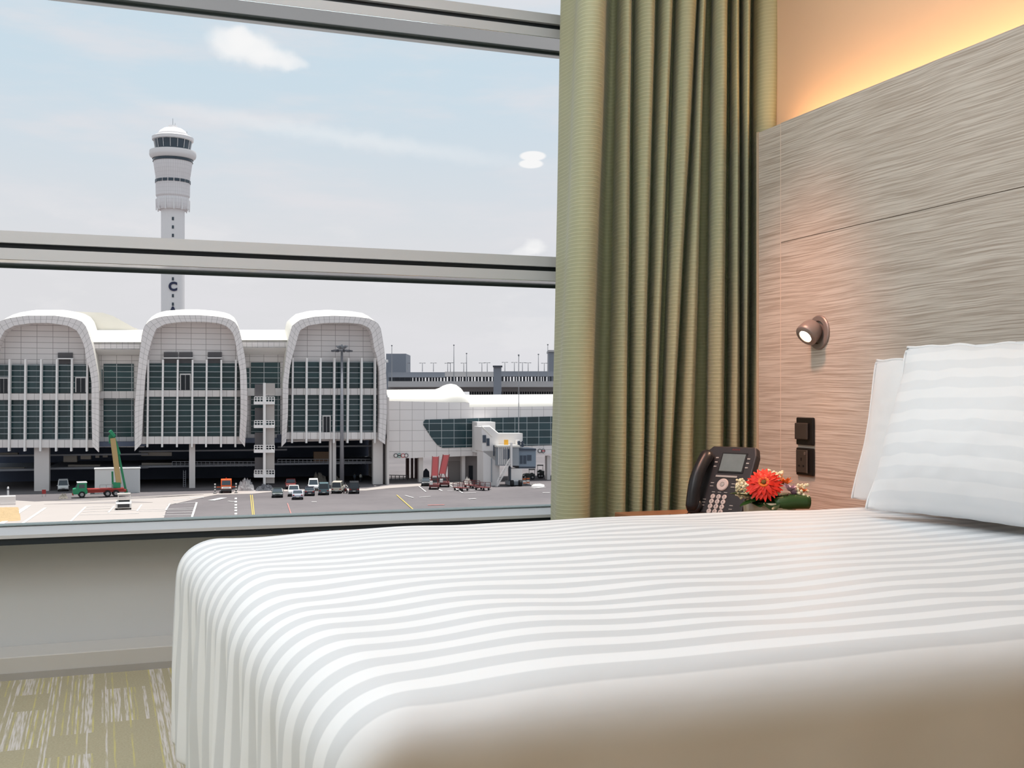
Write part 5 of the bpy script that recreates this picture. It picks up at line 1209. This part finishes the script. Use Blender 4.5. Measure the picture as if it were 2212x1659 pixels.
# low rails before the pier opening
a, b = gp(828, 1036), gp(880, 1037); r = empty('guard_rail', V((a.x, a.y, GZ + .02)), 0, 'low grey guard rail before the open space beneath the pier', 'rail')
g = MB(); g.bar(a + UP * .9, b + UP * .9, .14); g.bar(a + UP * .5, b + UP * .5, .1); g.build('rail', heads, r, True)
g = MB(); [g.bar(a + (b - a) * (i / 6), a + (b - a) * (i / 6) + UP * .95, .12) for i in range(7)]; g.build('posts', heads, r, True)

# ================================================================== SKY, SUN, ADDED LIGHTS, CAMERA
W = bpy.data.worlds.new('sky'); bpy.context.scene.world = W; W.use_nodes = True; t = NT(W.node_tree); t.nt.nodes.clear()
out = t.n('ShaderNodeOutputWorld'); bg = t.n('ShaderNodeBackground'); t.l(bg.outputs[0], out.inputs[0])
gen = t.n('ShaderNodeTexCoord').outputs['Generated']
sep = t.n('ShaderNodeSeparateXYZ'); t.l(gen, sep.inputs[0])
az = t.m('ARCTAN2', sep.outputs[0], sep.outputs[1]); el = t.m('ARCSINE', sep.outputs[2])
cmb = t.n('ShaderNodeCombineXYZ'); t.l(az, cmb.inputs[0]); t.l(el, cmb.inputs[1]); ae = cmb.outputs[0]
grad = t.ss(el, .09, .30)
c = t.mix(grad, lin((222, 222, 225)), lin((202, 220, 232)))
warm = t.ss(az, .25, .55); c = t.mix(t.m('MULTIPLY', warm, .35), c, lin((214, 222, 233)))
# long thin streaks of high cloud
n1 = t.noise(t.mapping(ae, (3.2, 16, 1), (0, 0, R_(4))), 1, 5, .55); n2 = t.noise(t.mapping(ae, (7, 26, 1), (0, 0, R_(8)), (3, 1, 0)), 1, 4, .6)
st_ = t.ss(t.m('ADD', t.m('MULTIPLY', n1, .65), t.m('MULTIPLY', n2, .35)), .44, .64)
c = t.mix(t.m('MULTIPLY', st_, .75), c, lin((226, 225, 229)))
lowb = t.m('SUBTRACT', 1.0, t.ss(el, .13, .19)); n3 = t.ss(t.noise(t.mapping(ae, (9, 22, 1), (0, 0, 0), (5, 2, 0)), 1, 5, .6), .5, .68)
c = t.mix(t.m('MULTIPLY', t.m('MULTIPLY', lowb, n3), .5), c, lin((232, 231, 233)))
# low puffs of cumulus, and a painted lamp reflection
wob = t.n('ShaderNodeTexNoise'); wob.inputs['Scale'].default_value = 60; wob.inputs['Detail'].default_value = 5; t.l(ae, wob.inputs['Vector'])
wv = t.n('ShaderNodeVectorMath', operation='MULTIPLY_ADD'); t.l(wob.outputs['Color'], wv.inputs[0]); wv.inputs[1].default_value = (.012, .012, 0); t.l(ae, wv.inputs[2])
def soft_ellipse(u, v, ru, rv, soft, strength, c, vec, rot=0.0, off=.006):
    r = ray(u, v).normalized(); a0 = math.atan2(r.x, r.y) + off; e0 = math.asin(r.z) + off
    mp_ = t.n('ShaderNodeMapping', vector_type='TEXTURE'); t.l(vec, mp_.inputs[0]); mp_.inputs['Location'].default_value = (a0, e0, 0); mp_.inputs['Scale'].default_value = (ru / FPX, rv / FPX, 1); mp_.inputs['Rotation'].default_value = (0, 0, rot)
    ln_ = t.n('ShaderNodeVectorMath', operation='LENGTH'); t.l(mp_.outputs[0], ln_.inputs[0])
    f = t.m('SUBTRACT', 1.0, t.ss(ln_.outputs['Value'], 1 - soft, 1 + soft * .3))
    return t.mix(t.m('MULTIPLY', f, strength), c, lin((247, 247, 247)))
wc = wv.outputs[0]
for u, v, ru, rv, s_ in ((500, 92, 52, 34, .8), (545, 105, 60, 36, .9), (590, 128, 55, 26, .8), (640, 138, 32, 12, .5), (522, 82, 30, 24, .7), (1155, 536, 26, 18, .7), (1140, 545, 40, 10, .5)):
    c = soft_ellipse(u, v, ru, rv, .6, s_, c, wc)
for u, v, ru, rv in ((1151, 337, 30, 11), (1147, 354, 28, 10)): c = soft_ellipse(u, v, ru, rv, .22, 1.0, c, ae, 0, 0)  # ceiling light mirrored in the window pane, painted into the sky as ellipses
c = soft_ellipse(760, 300, 420, 22, 1.0, .35, c, wc, R_(-7))
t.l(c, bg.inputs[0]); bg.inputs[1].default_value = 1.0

def sun():
    s = bpy.data.lights.new('sun', 'SUN'); s.energy = 5.6; s.angle = R_(.6); s.color = (1, .965, .92)
    o = bpy.data.objects.new('sun', s); col.objects.link(o); d = (UP * 1.0 + FW * .16 + RT * .10).normalized(); o.rotation_euler = d.to_track_quat('Z', 'Y').to_euler()
sun()
def area(name, loc, sx, sy, e, c, rot=(0, 0, 0)):
    a = bpy.data.lights.new(name, 'AREA'); a.shape = 'RECTANGLE'; a.size = sx; a.size_y = sy; a.energy = e; a.color = c
    o = bpy.data.objects.new(name, a); col.objects.link(o); o.location = loc; o.rotation_euler = rot; return o
area('daylight_fill', (.5, 2.5, ZC - .02), 2.2, 1.2, 27, (.88, .945, 1))  # added fill without a fixture, simulates daylight on the bed
area('room_fill', (.2, -.4, ZC - .02), 1.6, 1.2, 20, (.92, .95, 1))  # added fill without a fixture, lifts the wall under the sill
area('left_fill', (-1.3, 1.6, ZC - .02), 1.0, 1.6, 42, (.90, .955, 1))  # added fill without a fixture, brightens pillows and bed foot
wsp = bpy.data.lights.new('bedside_fill_spot', 'SPOT'); wsp.energy = 235; wsp.color = (1, .42, .26); wsp.spot_size = R_(32); wsp.spot_blend = 1; wsp.shadow_soft_size = .14  # added unseen spot, puts the pink warmth on the bedside wall
o = bpy.data.objects.new('bedside_fill_spot', wsp); col.objects.link(o); o.location = (1.2, 2.9, ZC - .02); o.rotation_euler = V((-.95, -.20, 1.98)).to_track_quat('Z', 'Y').to_euler()
fl_ = bpy.data.lights.new('low_warm_fill', 'POINT'); fl_.energy = 2.4; fl_.color = (1, .66, .38); fl_.shadow_soft_size = .15  # added unseen point light, warms the near side of the bed
o = bpy.data.objects.new('low_warm_fill', fl_); col.objects.link(o); o.location = (1.5, -1.5, .55)

cam = bpy.data.cameras.new('camera'); co = bpy.data.objects.new('camera', cam); col.objects.link(co)
cam.sensor_width = 36; cam.sensor_fit = 'HORIZONTAL'; cam.lens = 36 * FPX / 2212; cam.clip_end = 5000; cam.clip_start = .02
cam.shift_y = (HZ - 829.5) / 2212
co.location = CAM; co.rotation_euler = (R_(90), 0, -YAW)
S = bpy.context.scene; S.camera = co
S.view_settings.view_transform = 'Standard'; S.view_settings.look = 'None'; S.view_settings.exposure = 0; S.view_settings.gamma = 1
S.cycles.use_denoising = True; S.cycles.max_bounces = 6; S.cycles.diffuse_bounces = 3; S.cycles.glossy_bounces = 2; S.cycles.use_adaptive_sampling = True; S.cycles.adaptive_threshold = .04; S.cycles.transparent_max_bounces = 8
S.cycles.sample_clamp_indirect = 6; S.cycles.caustics_reflective = False; S.cycles.caustics_refractive = False
